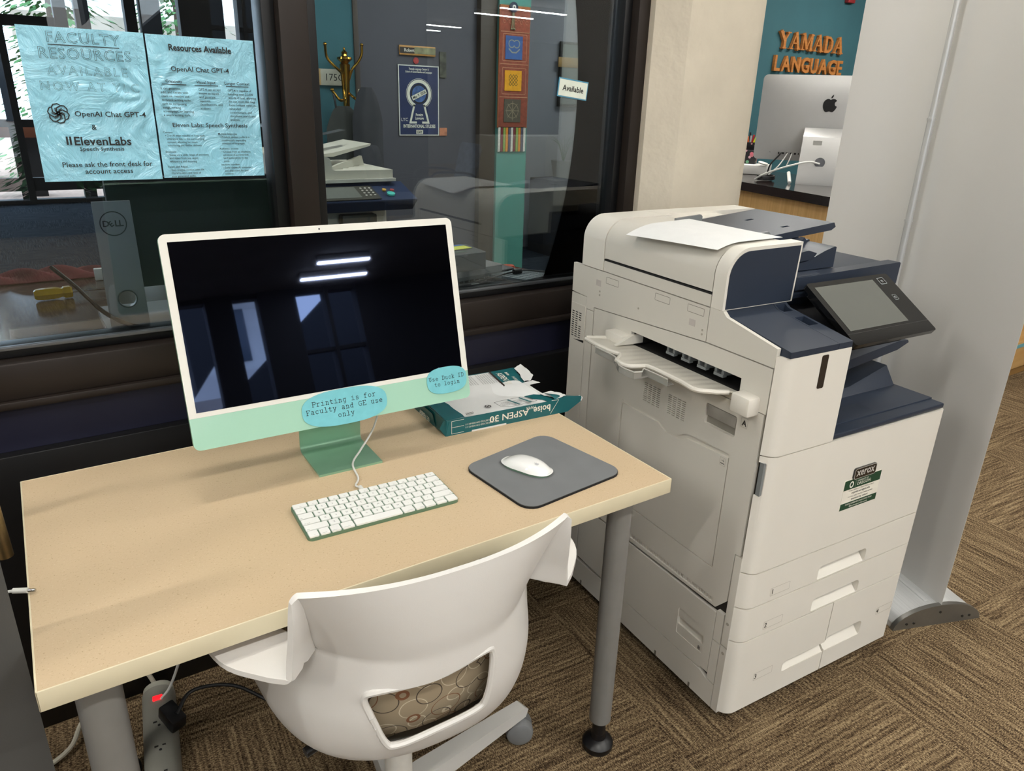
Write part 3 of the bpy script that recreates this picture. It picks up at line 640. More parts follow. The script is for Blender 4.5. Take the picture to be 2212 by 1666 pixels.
# lower side door B
o = side('lower_side_door', [(.634, .2955), (.634, .118), (.40, .110), (.098, .112), (.094, .118), (.0720, .118), (.0720, .296)])
bake(o, [], [G().prism(rrect(.0985, .1545, .190, .230, .003), 'x', -.01, .0015), G().box(-.01, .1, .182, .007, .1885, .204)])
side('bottom_skirt', [(.743, .030), (.743, .104), (.634, .104), (.40, .107), (.098, .108), (.072, .098), (.046, .098), (.046, .030)])
side('rear_column', rc(.6385, .6700, .106, .889)); side('rear_column', rc(.6725, .743, .106, .9215))
side('front_column', rc(.0245, .0440, .030, .222)); side('front_column', rc(.0245, .0440, .226, .4745))
side('front_column', rc(.0480, .0700, .222, .3050)); side('front_column', rc(.0465, .0705, .102, .2185))
for b, z in ((.034, .290), (.034, .205), (.69, .34), (.2335, .9500), (.2335, .9405), (.617, .9500), (.617, .9400), (.456, .944)): G().cyl((-.0007, b, z), (.001, b, z), .0042 if z < .5 else .0026, n=18).out('screw_cap', mat('cap_grey', '#a9a396', .5), t)
for b in (.60, .42, .25, .12): G().box(-.0006, b, .030, .001, b+.006, .044).out('skirt_notch', cream_seam, t)
for b0, z0 in ((.541, .9775), (.347, .980), (.2345, .981)):
    g = G(); M2 = T(-.0003, 0, 0) @ face_nx(); P = rrect(-b0-.052, z0, -b0, z0+.0165, .002, 2); g.ribbon(P, .0010, M2, closed=True); g.out('blank_cover', cream_seam, t, flat=True)
for q in ((.258, .951, .277, .966), (.615, .963, .635, .979)): G().box(-.0004, q[0], q[1], .001, q[2], q[3]).out('sticker_patch', mat('faint_patch', '#bfb8b2', .5), t)
# rear vent panel
o = side('vent_panel', [(.7395, .787), (.7395, .894), (.6740, .894), (.6740, .797)], th=.004, a0=-.0015)
g = G()
for j in range(12):
    for i in range(3):
        if 3 < j < 6 and i == 2: continue
        g.box(-.01, .7235-i*.0165, .868-j*.0064, .01, .7355-i*.0165, .8712-j*.0064)
bake(o, [], [g]); G().box(-.0005, .6755, .789, -.0001, .738, .892).out('vent_backing', dark, t)
# bypass tray with guides and clear pull-out
G().box(-.030, .474, .832, .006, .5435, .8695, .004).out('tray_hinge_block', cream_hi, t); G().box(-.032, .047, .814, .006, .0985, .857, .006).out('tray_hinge_block', cream_hi, t)
OUT = [(.115, -.020), (.1275, -.045), (.150, -.072), (.165, -.0765), (.206, -.0704), (.290, -.0694), (.3226, -.0723), (.3285, -.088), (.335, -.108), (.345, -.1155), (.365, -.1165), (.385, -.112), (.402, -.088), (.416, -.0777), (.45, -.0852), (.50, -.0856), (.555, -.0804)]
def tray(u, v):
    b = .115+.44*u; k = 0
    while k < len(OUT)-2 and OUT[k+1][0] < b: k += 1
    f = (b-OUT[k][0])/(OUT[k+1][0]-OUT[k][0]); a = OUT[k][1]+(OUT[k+1][1]-OUT[k][1])*max(0, min(1, f))
    return (.008+(a-.008)*v, b-.008*(1-v), .8445+.006*v+.0006*math.sin(b*230)*(0 < v < 1))
g = G(); g.grid(120, 12, tray); o = g.out('bypass_tray', mat('tray_cream', '#c9c5ba', .35, var=.01), t, ang=60); bake(o, [('SOLIDIFY', dict(thickness=.004, offset=-1))])
g = G(); g.tube([(x-.0, y, z-.003) for x, y, z in [tray(u/80, 1) for u in range(81)]], .0055, 8); g.tube([(.004, .535, .846), (-.03, .540, .848), tray(1, 1)], .0055, 8); g.out('tray_rim', cream_hi, t)
g = G(); g.prism([(-.004, .850), (-.055, .852), (-.004, .872), (.03, .872), (.03, .850)], 'y', .462, .472); g.out('paper_guide', cream_hi, t)
EX = [(-.097, .490), (-.098, .420), (-.1005, .405), (-.116, .378), (-.1295, .353), (-.1315, .325), (-.127, .300), (-.108, .296), (-.097, .305), (-.090, .312), (-.088, .27), (-.0875, .2325)]
g = G(); 
for (a1, b1), (a2, b2) in zip(EX, EX[1:]): g.mesh([(a1, b1, .833), (a2, b2, .833), (a2, b2, .847), (a1, b1, .847)], [(0, 1, 2, 3)]); g.mesh([(a1, b1, .833), (a2, b2, .833), (a2+.02, b2, .833), (a1+.02, b1, .833)], [(0, 1, 2, 3)])
o = g.out('extension', clearp, t); bake(o, [('SOLIDIFY', dict(thickness=.002))])
g = G(); g.tube([(a_, b_+0, .8475) for a_, b_ in EX], .0022, 6); g.out('extension_rim', mat('clear_rim', '#b9b7b0', .2, var=.02, coat=.5), t)
for b in (.165, .218, .271, .324): G().prism([(.012, .880), (.012, .862), (.045, .860), (.06, .88)], 'y', b, b+.007).prism([(.012, .880), (.012, .862), (.045, .860), (.06, .88)], 'y', b+.021, b+.028).box(.010, b, .858, .022, b+.028, .8645).out('feed_roller_bracket', greyp, t)
# front: pillar, door and drawers, rounded left edge
def front(a0, a1, z0, z1, r=.034, r2=.0, D=.0245, bot=0):
    P = arc(a0+r, r, r, 180, 270, 8) if r else [(a0, 0)]
    P = [(a0, D+.001)]+P if r > D else [(a0, D)]+P
    P = [(x, min(y, D)) for x, y in P if y <= D+.0011] if r > D else P
    P += (arc(a1-r2, r2, r2, 270, 360, 5) if r2 else [(a1, 0)])+[(a1, D)]
    return G().prism(P, 'z', z0+.0004, z1-.0004, .0038, 3, .7)
front(0, .2, .7345, .9535, .034).out('front_pillar', cream_hi, t)
G().box(.025, .024, .7345, .2, .095, .9535, .001).box(.135, .09, .7345, .2, .215, .9535, .001).out('pillar_side', cream, t)
G().prism(rrect(.1085, .874, .1285, .9475, .004), 'y', -.0008, .001).out('status_light_bar', mat('smoked_bar', '#2b2521', .15), t)
o = front(0, .627, .4425, .7325, .034, .012).out('front_door', cream_hi, t)
bake(o, [], [G().prism(rrect(-.01, .640, .010, .718, .004), 'y', -.01, .03)])
G().box(.003, .012, .640, .010, .0225, .718).out('door_pull', greyp, t)
def drawer(a0, a1, z0, z1, ha0, ha1, hz0, hz1, r, r2, bot=False):
    o = front(a0, a1, z0, z1, r, r2).out('drawer', cream_hi, t)
    P = arc(ha0+.012, hz1-.012, .012, 90, 180, 5)+arc(ha0+.006, hz0+.006, .006, 180, 270, 4)+[(ha1, hz0), (ha1, hz1)] if ha1 >= a1 else arc(ha0+.012, hz1-.012, .012, 90, 180, 5)+arc(ha0+.006, hz0+.006, .006, 180, 270, 4)+arc(ha1-.006, hz0+.006, .006, 270, 360, 4)+arc(ha1-.012, hz1-.012, .012, 0, 90, 5)
    bake(o, [], [G().prism(P, 'y', -.01, .020)])
    b = ha1-.002 if ha1 < a1 else a1
    g = G(); g.prism([(.002, hz0), (.0195, hz0+.020), (.0195, hz0)], 'x', ha0+.003, b-.001); g.out('handle_lip', cream_hi, o)
    return o
drawer(0, .627, .3475, .4395, .2515, .432, .3490, .3885, .034, .012)
drawer(0, .627, .2530, .3445, .2535, .432, .2545, .2930, .034, .012)
drawer(0, .3425, .0370, .2500, .1865, .3425, .0960, .1270, .034, 0)
drawer(.3455, .627, .0370, .2500, .3455, .4900, .0960, .1420, 0, .012)
# glyphs on doors and drawers
g = G()
for s_, a, z in (('1', .093, .366), ('2', .0905, .2715), ('3', .089, .118), ('4', .553, .1415)): g.text(s_, .020, T(a, -.0008, z) @ FACE_NY)
g.text('A', .018, T(-.0005, .0775, .780) @ face_nx(), bold=.03); g.text('B', .014, T(-.0005, .108, .161) @ face_nx(), bold=.03)
M2 = T(-.0002, .121, .674) @ face_nx(); g.ribbon([(-.004, .003), (.004, .003)], .0008, M2); g.ribbon([(.001, .006), (.004, .003), (.001, .000)], .0008, M2); g.ribbon([(-.005, -.004), (.005, -.004)], .002, M2)
g.out('markings', mat('mark_grey', '#35332f', .6), t, flat=True)
g = G()
for a, z in ((.118, .374), (.115, .280), (.115, .126), (.580, .150)): g.ribbon(rrect(a-.032, z-.012, a+.032, z+.009, .001, 1), .0007, T(0, -.0008, 0) @ FACE_NY, closed=True)
g.ribbon(rrect(-.009, -.010, .009, .012, .001, 1), .0006, T(-.0004, .0775, .786) @ face_nx(), closed=True); g.ribbon(rrect(-.008, -.009, .008, .010, .001, 1), .0006, T(-.0001, .121, .674) @ face_nx(), closed=True)
g.out('label_frame', mat('frame_grey', '#a19b8f', .6), t, flat=True)
# badge and service sticker
b_ = G().prism(rrect(.303, .614, .3835, .6425, .006), 'y', -.004, .001, .0012, 2, .6).out('badge', mat('badge_black', '#1e1a19', .2, coat=.5), t)
g = G(); g.text('xerox', .0285, T(.3432, -.0046, .6225) @ FACE_NY, bold=.02, sx=.92); g.ribbon(rrect(.304, .615, .3825, .6415, .006), .0012, T(0, -.0045, 0) @ FACE_NY, closed=True); g.out('badge_lettering', mat('silver_letters', '#cfccc6', .35, metal=.3), b_, flat=True)
sg = mat('sticker_green', '#16402a', .5)
s_ = G().box(.279, -.0008, .5345, .4135, .001, .6145).out('service_sticker', mat('sticker_white', '#e6e2d4', .5), t)
g = G(); g.box(.2795, -.0012, .5885, .4130, -.0007, .6140).box(.2795, -.0012, .5350, .4130, -.0007, .5525); g.out('green_band', sg, s_)
g = G(); g.text('O', .024, T(.305, -.0014, .5925) @ FACE_NY, bold=.03, sx=.8); g.text('UNIVERSITY OF', .0058, T(.325, -.0014, .604) @ FACE_NY, 'LEFT', bold=.01, sx=1.0); g.text('OREGON', .0115, T(.3245, -.0014, .594) @ FACE_NY, 'LEFT', sx=1.05)
g.ribbon([(.3195, .592), (.3195, .6105)], .0004, T(0, -.0014, 0) @ FACE_NY)
g.text('IF DEVICE IS REMOVED OR RELOCATED, PLEASE', .0056, T(.346, -.0014, .5455) @ FACE_NY, bold=.01, sx=.82); g.text('EMAIL print.oregon.edu (User support)', .0052, T(.346, -.0014, .5385) @ FACE_NY, bold=.01, sx=.8)
g.out('sticker_lettering', inkw, s_, flat=True)
g = G(); g.text('To request SERVICE or to ORDER SUPPLIES, go online to', .0046, T(.346, -.0011, .5825) @ FACE_NY, sx=.85); g.text('uoprint.uoregon.edu', .0082, T(.346, -.0011, .574) @ FACE_NY, bold=.01)
g.text('YOU WILL NEED THE FOLLOWING NUMBER', .0046, T(.346, -.0011, .5655) @ FACE_NY); g.text('MACHINE ID#:  UO0693', .0058, T(.346, -.0011, .5570) @ FACE_NY, bold=.01)
g.out('sticker_print', ink, s_, flat=True)
# --- navy front shelf (wedge top) with usb pits
g = G(); V = [(.008, .0), (.2, .0), (.2, .215), (.008, .215)]
prof = [(.0005, .9535), (.0005, .9665), (.17, .9965), (.185, 1.0065), (.2165, 1.0075), (.2165, .9535)]
g.prism(prof, 'x', .012, .1560, .0035, 2, .5); o = g.out('control_shelf', navy, t)
g = G(); g.prism(prof, 'x', .1568, .2, .002, 2, .5); o2 = g.out('control_shelf', navy, t)
bake(o2, [], [G().box(.162, .085, .965, .192, .125, 1.02), G().box(.162, .155, .97, .192, .18, 1.02)])
G().box(.165, .118, .969, .175, .1235, .976).out('usb_port', chrome, t)
# --- document feeder: rounded cream hood in three sections
def hood(d=0, x1=.2225, z0=1.0065, top=1.139): return [(d, z0+d*.3), (d*1.0, 1.082)]+[(.062-(.062-d)*math.cos(a), 1.078+(top-1.078-d)*math.sin(a)) for a in [PI/2*i/10 for i in range(1, 11)]]+[(x1, top+.002-d), (x1-.006, z0+d*.3)]
G().prism(hood(), 'y', .1830, .2175, .0015, 2, .6).out('feeder_front_frame', cream_hi, t)
G().prism([(.2205 if False else x-.0, z) for x, z in hood(.0075, .2160)], 'y', .1815, .1850, .001, 2, .6).out('feeder_front_face', navy, t)
g = G(); P = hood(.0008, .195, 1.040, 1.1375); g.prism(P, 'y', .2205, .6085, .001, 1, .6); g.out('feeder_cover', cream, t)
G().prism([(.001, 1.0065), (.001, 1.0335), (.2, 1.0335), (.2, 1.0065)], 'y', .2205, .6085, .001, 1, .6).out('feeder_base', cream, t)
g = G(); P = hood(); g.prism(P, 'y', .6115, .704, .0015, 2, .6); g.prism([(.2, 1.09), (.2, 1.141), (.545, 1.142), (.575, 1.135), (.575, 1.10)], 'y', .630, .704, .003, 2, .5); g.prism([(.2, 1.06), (.2, 1.12), (.40, 1.135), (.40, 1.06)], 'y', .600, .632, .002, 1, .5); g.out('feeder_rear_frame', cream_hi, t)
G().box(.0015, .2, 1.030, .205, .61, 1.0375).out('feeder_seam', dark, t)
# feeder input tray, guides
o = G().prism([(.155, 1.116), (.235, 1.119), (.522, 1.1455), (.530, 1.134), (.515, 1.126), (.24, 1.104), (.155, 1.106)], 'y', .335, .598, .0025, 2, .5).out('document_tray', navy, t)
bake(o, [], [G().box(.385, .38, 1.12, .41, .390, 1.2), G().box(.385, .50, 1.12, .41, .510, 1.2)])
G().prism([(.20, 1.10), (.20, 1.140), (.242, 1.143), (.25, 1.137), (.25, 1.10)], 'y', .300, .308, .001, 1, .5).out('paper_guide', greyp, t); G().prism([(.165, 1.12), (.165, 1.144), (.25, 1.150), (.255, 1.145), (.255, 1.12)], 'y', .535, .542, .001, 1, .5).out('paper_guide', greyp, t)
# scanner deck, output tray with ribs
G().box(.2, .19, 1.008, .596, .700, 1.060, .003).out('scanner_deck', navy, t)
g = G(); g.prism([(.219, 1.048), (.228, 1.058), (.5955, 1.0665), (.600, 1.064), (.598, 1.012), (.27, 1.012), (.26, 1.030), (.222, 1.030)], 'y', .1825, .215, .002, 2, .5); g.out('deck_front', navy, t)
g = G()
for b0, b1, h in ((.225, .30, 1.112), (.304, .40, 1.116), (.404, .50, 1.118), (.504, .60, 1.118)): g.prism([(.205, 1.062), (.205, 1.070), (.30, 1.083), (.36, 1.104), (.392, h), (.398, h-.002), (.398, 1.062)], 'y', b0, b1, .0015, 1, .5)
for b0 in (.300, .400): g.prism([(.25, 1.07), (.34, 1.096), (.372, 1.122), (.384, 1.112), (.388, 1.08)], 'y', b0, b0+.012, .001, 1, .5)
g.out('output_tray', navy, t)
G().prism([(.225, 1.08), (.225, 1.10), (.30, 1.108), (.33, 1.100), (.318, 1.086)], 'y', .225, .31, .002, 1, .5).out('tray_stop', navy, t)
G().box(.200, .218, .965, .600, .70, 1.006, .002).out('scanner_front', navy, t)
G().box(.203, .2165, 1.012, .26, .2195, 1.028).out('scan_glass_edge', mat('painted_glint', '#8a959a', .2), t)  # pale colour painted in for the reflection on the scan glass
G().box(.20, .46, .73, .60, .482, .97).out('exit_back', mat('navy_dark', '#1b212b', .6), t)
# exit cavity: lower navy tray, hump, upper flap
g = G(); g.box(.2, .003, .7345, .622, .46, .748, .004); g.prism([(.2, .733), (.2, .742), (.615, .742), (.615, .733)], 'y', .0275, .034); g.out('exit_tray', navy, t)
g = G(); g.box(.2, .0355, .7475, .620, .46, .7515, .001); g.out('exit_tray_deck', navy, t)
g = G(); g.prism([(.06, .7535), (.045, .7515), (.095, .7515), (.095, .7525)], 'x', .25, .405); g.out('exit_step', navy, t)
g = G(); g.mesh([(.40, .135, .7515), (.612, .135, .7515), (.612, .42, .7515), (.40, .42, .7515), (.44, .145, .772), (.585, .150, .806), (.585, .40, .806), (.44, .40, .772), (.22, .16, .7515), (.22, .42, .7515)],
   [(0, 1, 5, 4), (1, 2, 6, 5), (4, 5, 6, 7), (8, 0, 4), (8, 4, 7, 9), (2, 3, 7, 6), (3, 9, 7)], .008, 3, .3); g.out('exit_hump', navy, t)
G().prism([(.2, .796), (.2, .822), (.60, .872), (.637, .870), (.642, .863), (.60, .848)], 'y', .140, .45, .003, 2, .5).out('upper_exit_flap', navy, t)
# touch panel on its bracket
PM = T(.2216, .0048, .9514) @ RX(.5778)
g = G(PM); g.prism(rrect(0, 0, .2863, .1822, .007), 'z', -.012, 0, .0025, 2, .6); g.prism(rrect(.012, .012, .274, .17, .006), 'z', -.026, -.010, .004, 2, .6); pn = g.out('touch_panel', mat('panel_black', '#0f0f0f', .16, var=.03), t)
g = G(PM); g.box(.0165, .038, .0, .2205, .168, .0006); g.out('display', mat('grey_display', '#5d5f5a', .25, var=.01, coat=.3), pn)
G(PM).box(.0, .030, .0, .286, .0310, .0004).out('panel_seam', mat('seam_grey', '#3c3b39', .4), pn)
g = G(PM); g.ribbon(rrect(.237, .151, .259, .170, .002, 2), .0009, T(0, 0, .0008), closed=True); g.ribbon(arc(.248, .160, .003, 0, 360, 10), .0008, T(0, 0, .0008))
g.ribbon(rrect(.239, .101, .252, .116, .001, 1), .0005, T(0, 0, .0008), closed=True); g.ribbon(arc(.2455, .1085, .003, 0, 300, 10), .0010, T(0, 0, .0008)); g.out('panel_marks', mat('pale_icon', '#b8c4c6', .4), pn, flat=True)
G().prism([(.03, .93), (.15, .985), (.20, .99), (.20, .94), (.10, .90)], 'x', .205, .42, .003, 1, .5).out('panel_bracket', black, t)
# loose sheet lying over the hood
def sheet(u, v):
    A_, B_, C_, D_ = (-.030, .492), (.0, .220), (.200, .525), (.218, .238)
    a = (B_[0]*(1-v)+A_[0]*v)*(1-u)+(D_[0]*(1-v)+C_[0]*v)*u; b = (B_[1]*(1-v)+A_[1]*v)*(1-u)+(D_[1]*(1-v)+C_[1]*v)*u
    return (a, b, 1.1425+.0005*math.sin(u*5+v*3)-.0215*(max(0, .07-a)/.10)**1.75)
g = G(T(1.2954, -.061, 0) @ RZ(-.0614)); g.grid(24, 18, sheet); sh = g.out('paper_sheet', paper, None, ang=80); bake(sh, [('SOLIDIFY', dict(thickness=.0003))])
tag(sh, 'blank white sheet of paper lying over the copier feeder hood', 'paper')
# ================================================================ TASK CHAIR
shell_m = mat('white_chair_plastic', '#dedcd8', .38, var=.01, vs=8, bump=.12, bs=900)
t = thing('task_chair', 'white plastic task chair with arms and patterned seat pushed up to the desk', 'chair', (.521, .11, 0), -.045)
prof = [(-.262, .810, .221, .050), (-.262, .78, .222, .052), (-.260, .74, .2225, .058), (-.256, .70, .2245, .064), (-.250, .664, .226, .062)]
# upper back with flared wings
def rowpt(k, u):
    y, z, w, d = prof[k]; s_ = abs(u); f = k/4
    if s_ < .72: x = w*(s_/.72)*(.955-.165*f); yy = y+(d*1.0+.040*f)*(s_/.72)**2.4
    else:
        q = (s_-.72)/.28; x = w*((.955-.165*f)+(.045+.185*f)*q); yy = y+(d+.040*f)+(-.055*f)*q+.000
    return (math.copysign(x, u), yy, z-.012*s_**4*(1-f))
g = G(); NU = 72
kn = [0, .25, .5, .75, 1]
def up(u, v):
    f = v*4; k = min(3, int(f)); f -= k; a = Vector(rowpt(k, 2*u-1)); b = Vector(rowpt(k+1, 2*u-1)); return a+(b-a)*f
g.grid(NU, 20, up)
# bucket from arm height down under the seat
low = [(-.250, .664, .226*.79/.72*.72, .102, .0, .150), (-.247, .60, .194, .116, .0, .165), (-.240, .54, .211, .134, .004, .172), (-.222, .480, .225, .166, .02, .165), (-.190, .432, .226, .180, .045, .15), (-.12, .402, .222, .16, .065, .13), (-.01, .396, .216, .10, .070, .09), (.13, .405, .210, .05, .06, .04), (.24, .418, .195, .02, .04, .0)]
def lowpt(k, u):
    y, z, w, d, rz, fw = low[k]; s_ = abs(u)
    if k == 0: w0 = .226*.79
    else: w0 = w
    if s_ < .72: kb = min(1, k/4.5); x = w0*(kb*math.sin(s_/.72*1.35)/math.sin(1.35)+(1-kb)*(s_/.72)); yy = y+d*(s_/.72)**2.4; zz = z+rz*(s_/.72)**3*.6
    else:
        q = (s_-.72)/.28; x = w0+(.244-w0)*math.sin(q*PI/2); yy = y+d+fw*q; zz = z+rz*.6+rz*.9*q
    return (math.copysign(x, u), yy, zz)
def lo(u, v):
    f = v*(len(low)-1); k = min(len(low)-2, int(f)); f -= k
    P = [Vector(lowpt(max(0, min(len(low)-1, j)), 2*u-1)) for j in (k-1, k, k+1, k+2)]
    if k == 0: P[0] = P[1]*2-P[2]
    a, b, c, d = P; q = f; return .5*((2*b)+(c-a)*q+(2*a-5*b+4*c-d)*q*q+(3*b-a-3*c+d)*q**3)
g.grid(NU, 72, lo)
# arm pads
for s_ in (-1, 1):
    E0 = [Vector(rowpt(4, s_*(.72+.28*i/6))) for i in range(7)]          # wing foot: crease -> corner
    E1 = [Vector(lowpt(0, s_*(.72+.28*i/6))) for i in range(7)]          # bucket rim: crease -> front
    outer_ = bez([E0[-1], (s_*.262, -.176, .663), (s_*.305, -.12, .662), (s_*.322, -.02, .662), (s_*.305, .09, .662), (s_*.255, .115, .664), E1[-1]], 5)
    P = [Vector(p) for p in E0]+[Vector(p) for p in outer_[1:-1]]+E1[::-1][:-1]
    g.mesh([(p.x, p.y, .664) for p in P], [tuple(range(len(P)))[::s_]])
HP = [(-.122, .560), (-.130, .596), (-.112, .611), (-.03, .618), (.046, .633), (.066, .624), (.068, .575), (.062, .526), (.048, .508), (-.02, .499), (-.082, .490), (-.102, .500)]
bmesh.ops.remove_doubles(g.b, verts=g.b.verts[:], dist=.0012)
HC = [(p.x, p.z) for p in bez([(x, 0, z) for x, z in HP+[HP[0]]], 5)][:-1]
def inside(x, z):
    c = False; n = len(HC)
    for i in range(n):
        x1, z1 = HC[i]; x2, z2 = HC[(i+1) % n]
        if (z1 > z) != (z2 > z) and x < (x2-x1)*(z-z1)/(z2-z1)+x1: c = not c
    return c
kill = [f for f in g.b.faces if f.calc_center_median().y < -.08 and inside(f.calc_center_median().x, f.calc_center_median().z)]
rimv = {v for f in kill for v in f.verts}; bmesh.ops.delete(g.b, geom=kill, context='FACES')
for v in rimv:
    if not v.is_valid: continue
    best = None
    for i in range(len(HC)):
        a_ = Vector(HC[i]); b2 = Vector(HC[(i+1) % len(HC)]); p = Vector((v.co.x, v.co.z)); k = max(0, min(1, (p-a_).dot(b2-a_)/max(1e-9, (b2-a_).length_squared))); q = a_+(b2-a_)*k
        if best is None or (q-p).length < best[0]: best = ((q-p).length, q)
    v.co.x, v.co.z = best[1].x, best[1].y
rim_y = sorted((v.co.copy() for v in rimv if v.is_valid), key=lambda p: p.x)
bmesh.ops.recalc_face_normals(g.b, faces=g.b.faces[:])
sh = g.out('shell', shell_m, t)
bake(sh, [('SOLIDIFY', dict(thickness=.009, offset=0))])
def yb(x, z): return min(rim_y, key=lambda p: (p.x-x)**2+(p.z-z)**2).y
cl = [(x, yb(x, z)-.001, z) for x, z in HC+[HC[0]]]
for _ in range(9): cl = [cl[0]]+[(cl[i][0], (cl[i-1][1]+cl[i][1]+cl[i+1][1])/3, cl[i][2]) for i in range(1, len(cl)-1)]+[cl[-1]]
g = G(); g.tube(cl, .0055, 8); g.out('opening_rim', shell_m, t)
# patterned cushion
m, N, L, b = nodes('patterned_fabric')
tc = N.new('ShaderNodeTexCoord'); wv = None
def rings(scale, off, w):
    mp = N.new('ShaderNodeMapping'); mp.inputs['Scale'].default_value = (scale, scale*.62, scale); mp.inputs['Location'].default_value = (off, off*.7, 0); L.new(tc.outputs['Object'], mp.inputs[0])
    v = N.new('ShaderNodeTexVoronoi'); v.inputs['Scale'].default_value = 1; v.inputs['Randomness'].default_value = .6; L.new(mp.outputs[0], v.inputs['Vector'])
    return math_n(N, L, 'LESS_THAN', math_n(N, L, 'ABSOLUTE', math_n(N, L, 'SUBTRACT', v.outputs['Distance'], .42)), w)
col = lin('#9b8c74')
prev = None
for sc_, of, w_, cc in ((19, 0, .014, '#c9bda4'), (17, 1.7, .013, '#4a4035'), (16, 3.1, .012, '#7a5236')):
    mx = N.new('ShaderNodeMix'); mx.data_type = 'RGBA'; L.new(rings(sc_, of, w_), mx.inputs[0])
    if prev: L.new(prev, mx.inputs[6])
    else: mx.inputs[6].default_value = col
    mx.inputs[7].default_value = lin(cc); prev = mx.outputs[2]
L.new(prev, b.inputs['Base Color']); b.inputs['Roughness'].default_value = .9
fab = m
g = G(); g.prism(rpoly([(-.175, -.155), (.175, -.155), (.20, .23), (-.20, .23)], .07, 8), 'z', .440, .500, .020, 4, .6); g.out('seat_cushion', fab, t)
def inner(u, v):
    k = 3.4*(1-v); f = k-int(k); A_ = Vector(lowpt(int(k), (u-.5)*1.1)); B_ = Vector(lowpt(int(k)+1, (u-.5)*1.1)); p = A_+(B_-A_)*f
    return (p.x*.93, p.y+.034, max(.47, p.z))
g = G(); g.grid(18, 10, inner); o = g.out('back_cushion', fab, t, ang=60)
bake(o, [('SOLIDIFY', dict(thickness=.012, offset=0))])
# base
base_m = mat('grey_white_base', '#c9c8c4', .4, var=.01); wheel_m = mat('grey_wheel', '#77797b', .45)
G().cyl((0, 0, .10), (0, 0, .30), .027, n=28).cyl((0, 0, .28), (0, 0, .405), .018, n=20).out('gas_column', mat('column_white', '#d6d3cb', .4), t)
G().box(-.09, -.06, .388, .09, .14, .409, .006).out('seat_plate', black, t)
G().tube([(-.09, -.03, .40), (-.13, -.05, .393), (-.16, -.06, .386)], .006, 8).cyl((-.155, -.06, .387), (-.190, -.068, .384), .009, n=12).out('lever', black, t)
hub = G().lathe([(.0001, .075), (.040, .075), (.045, .085), (.045, .125), (.036, .14), (.028, .142), (.0001, .142)], (0, 0, 0)).out('hub', base_m, t)
for k in range(5):
    a = math.radians(11.5+2.6)+k*2*PI/5; M2 = RZ(a)
    g = G(M2); g.prism([(.02, .083), (.02, .132), (.06, .132), (.30, .106), (.350, .100), (.360, .090), (.352, .072), (.30, .074), (.06, .085)], 'y', -.020, .020, .008, 3, .4); lg = g.out('leg', base_m, t)
    for v in lg.data.vertices:
        q = M2.inverted() @ v.co; q.y *= 1.15-1.2*max(0, q.x-.02); v.co = M2 @ q
    cs = T(.345*math.cos(a), .345*math.sin(a), 0) @ RZ(a+.9+k)
    g = G(cs); g.cyl((0, 0, .05), (0, 0, .078), .008, n=12)
    for d in (-1, 1): g.lathe([(.0001, d*.027), (.024, d*.027), (.030, d*.024), (.0325, d*.016), (.0325, d*.004), (.028, d*.003), (.0001, d*.003)], (0, -.0, .0328), 'x', 24)
    g.box(-.022, -.018, .030, .022, .016, .056, .008, 3); g.out('caster', wheel_m, lg)
# ================================================================ BANNER STAND
t = thing('banner_stand', 'tall retractable banner seen from its plain grey back, behind the copier', 'banner stand', (2.15, -.13, 0), math.radians(69.8))
ban = mat('banner_grey_back', '#dfdeda', .55, var=.02, vs=1.5); alu = mat('brushed_aluminium', '#c6c8c8', .42, metal=.3, var=.08, vs=4, stretch=(1, 60, 60))
g = G(); g.grid(18, 30, lambda u, v: (.0+.85*u, .004*math.sin(u*9+1)*math.sin(v*PI)+.006*math.sin(u*3), .062+2.05*v)); o = g.out('banner_sheet', ban, t, ang=80); bake(o, [('SOLIDIFY', dict(thickness=.0006))])
G().cyl((-.0, 0, 2.118), (.85, 0, 2.118), .012, n=16).out('top_rail', alu, t)
g = G(); g.cyl((.425, .035, .05), (.425, .035, .70), .0105, n=16); g.cyl((.425, .035, .70), (.425, .035, 1.40), .0095, n=16); g.cyl((.425, .035, 1.40), (.425, .035, 2.11), .0085, n=16); 
for z in (.70, .75, 1.12, 1.40): g.cyl((.425, .035, z-.003), (.425, .035, z+.003), .0115, n=16)
g.out('support_pole', mat('pole_metal', '#d2d3d2', .35, metal=.35, var=.01), t)
half = [( .148*math.cos(a), .066*math.sin(a)) for a in [PI*i/14 for i in range(15)]]
G().prism([(y+.0, z) for y, z in half], 'x', .012, .86, .0).out('base_housing', alu, t, ang=20)
g = G(); g.prism([(y*1.03, z*1.05) for y, z in half], 'x', -.002, .012, .001, 1, .5)
e_ = g.out('end_cap', mat('cap_metal', '#8d8c88', .35, metal=.8, var=.04), t)
g = G(); 
for a in (-.11, -.085, .085, .11, .0): g.cyl((-.004, a, .018 if a else .045), (-.001, a, .018 if a else .045), .004, n=10)
g.out('rivets', mat('rivet', '#3c3b39', .4, metal=.6), e_)
G().box(.03, .02, .045, .84, .034, .066, .002).box(.03, .060, .030, .84, .066, .058, .001).box(.03, .10, .020, .84, .106, .046, .001).out('housing_ridge', alu, t)
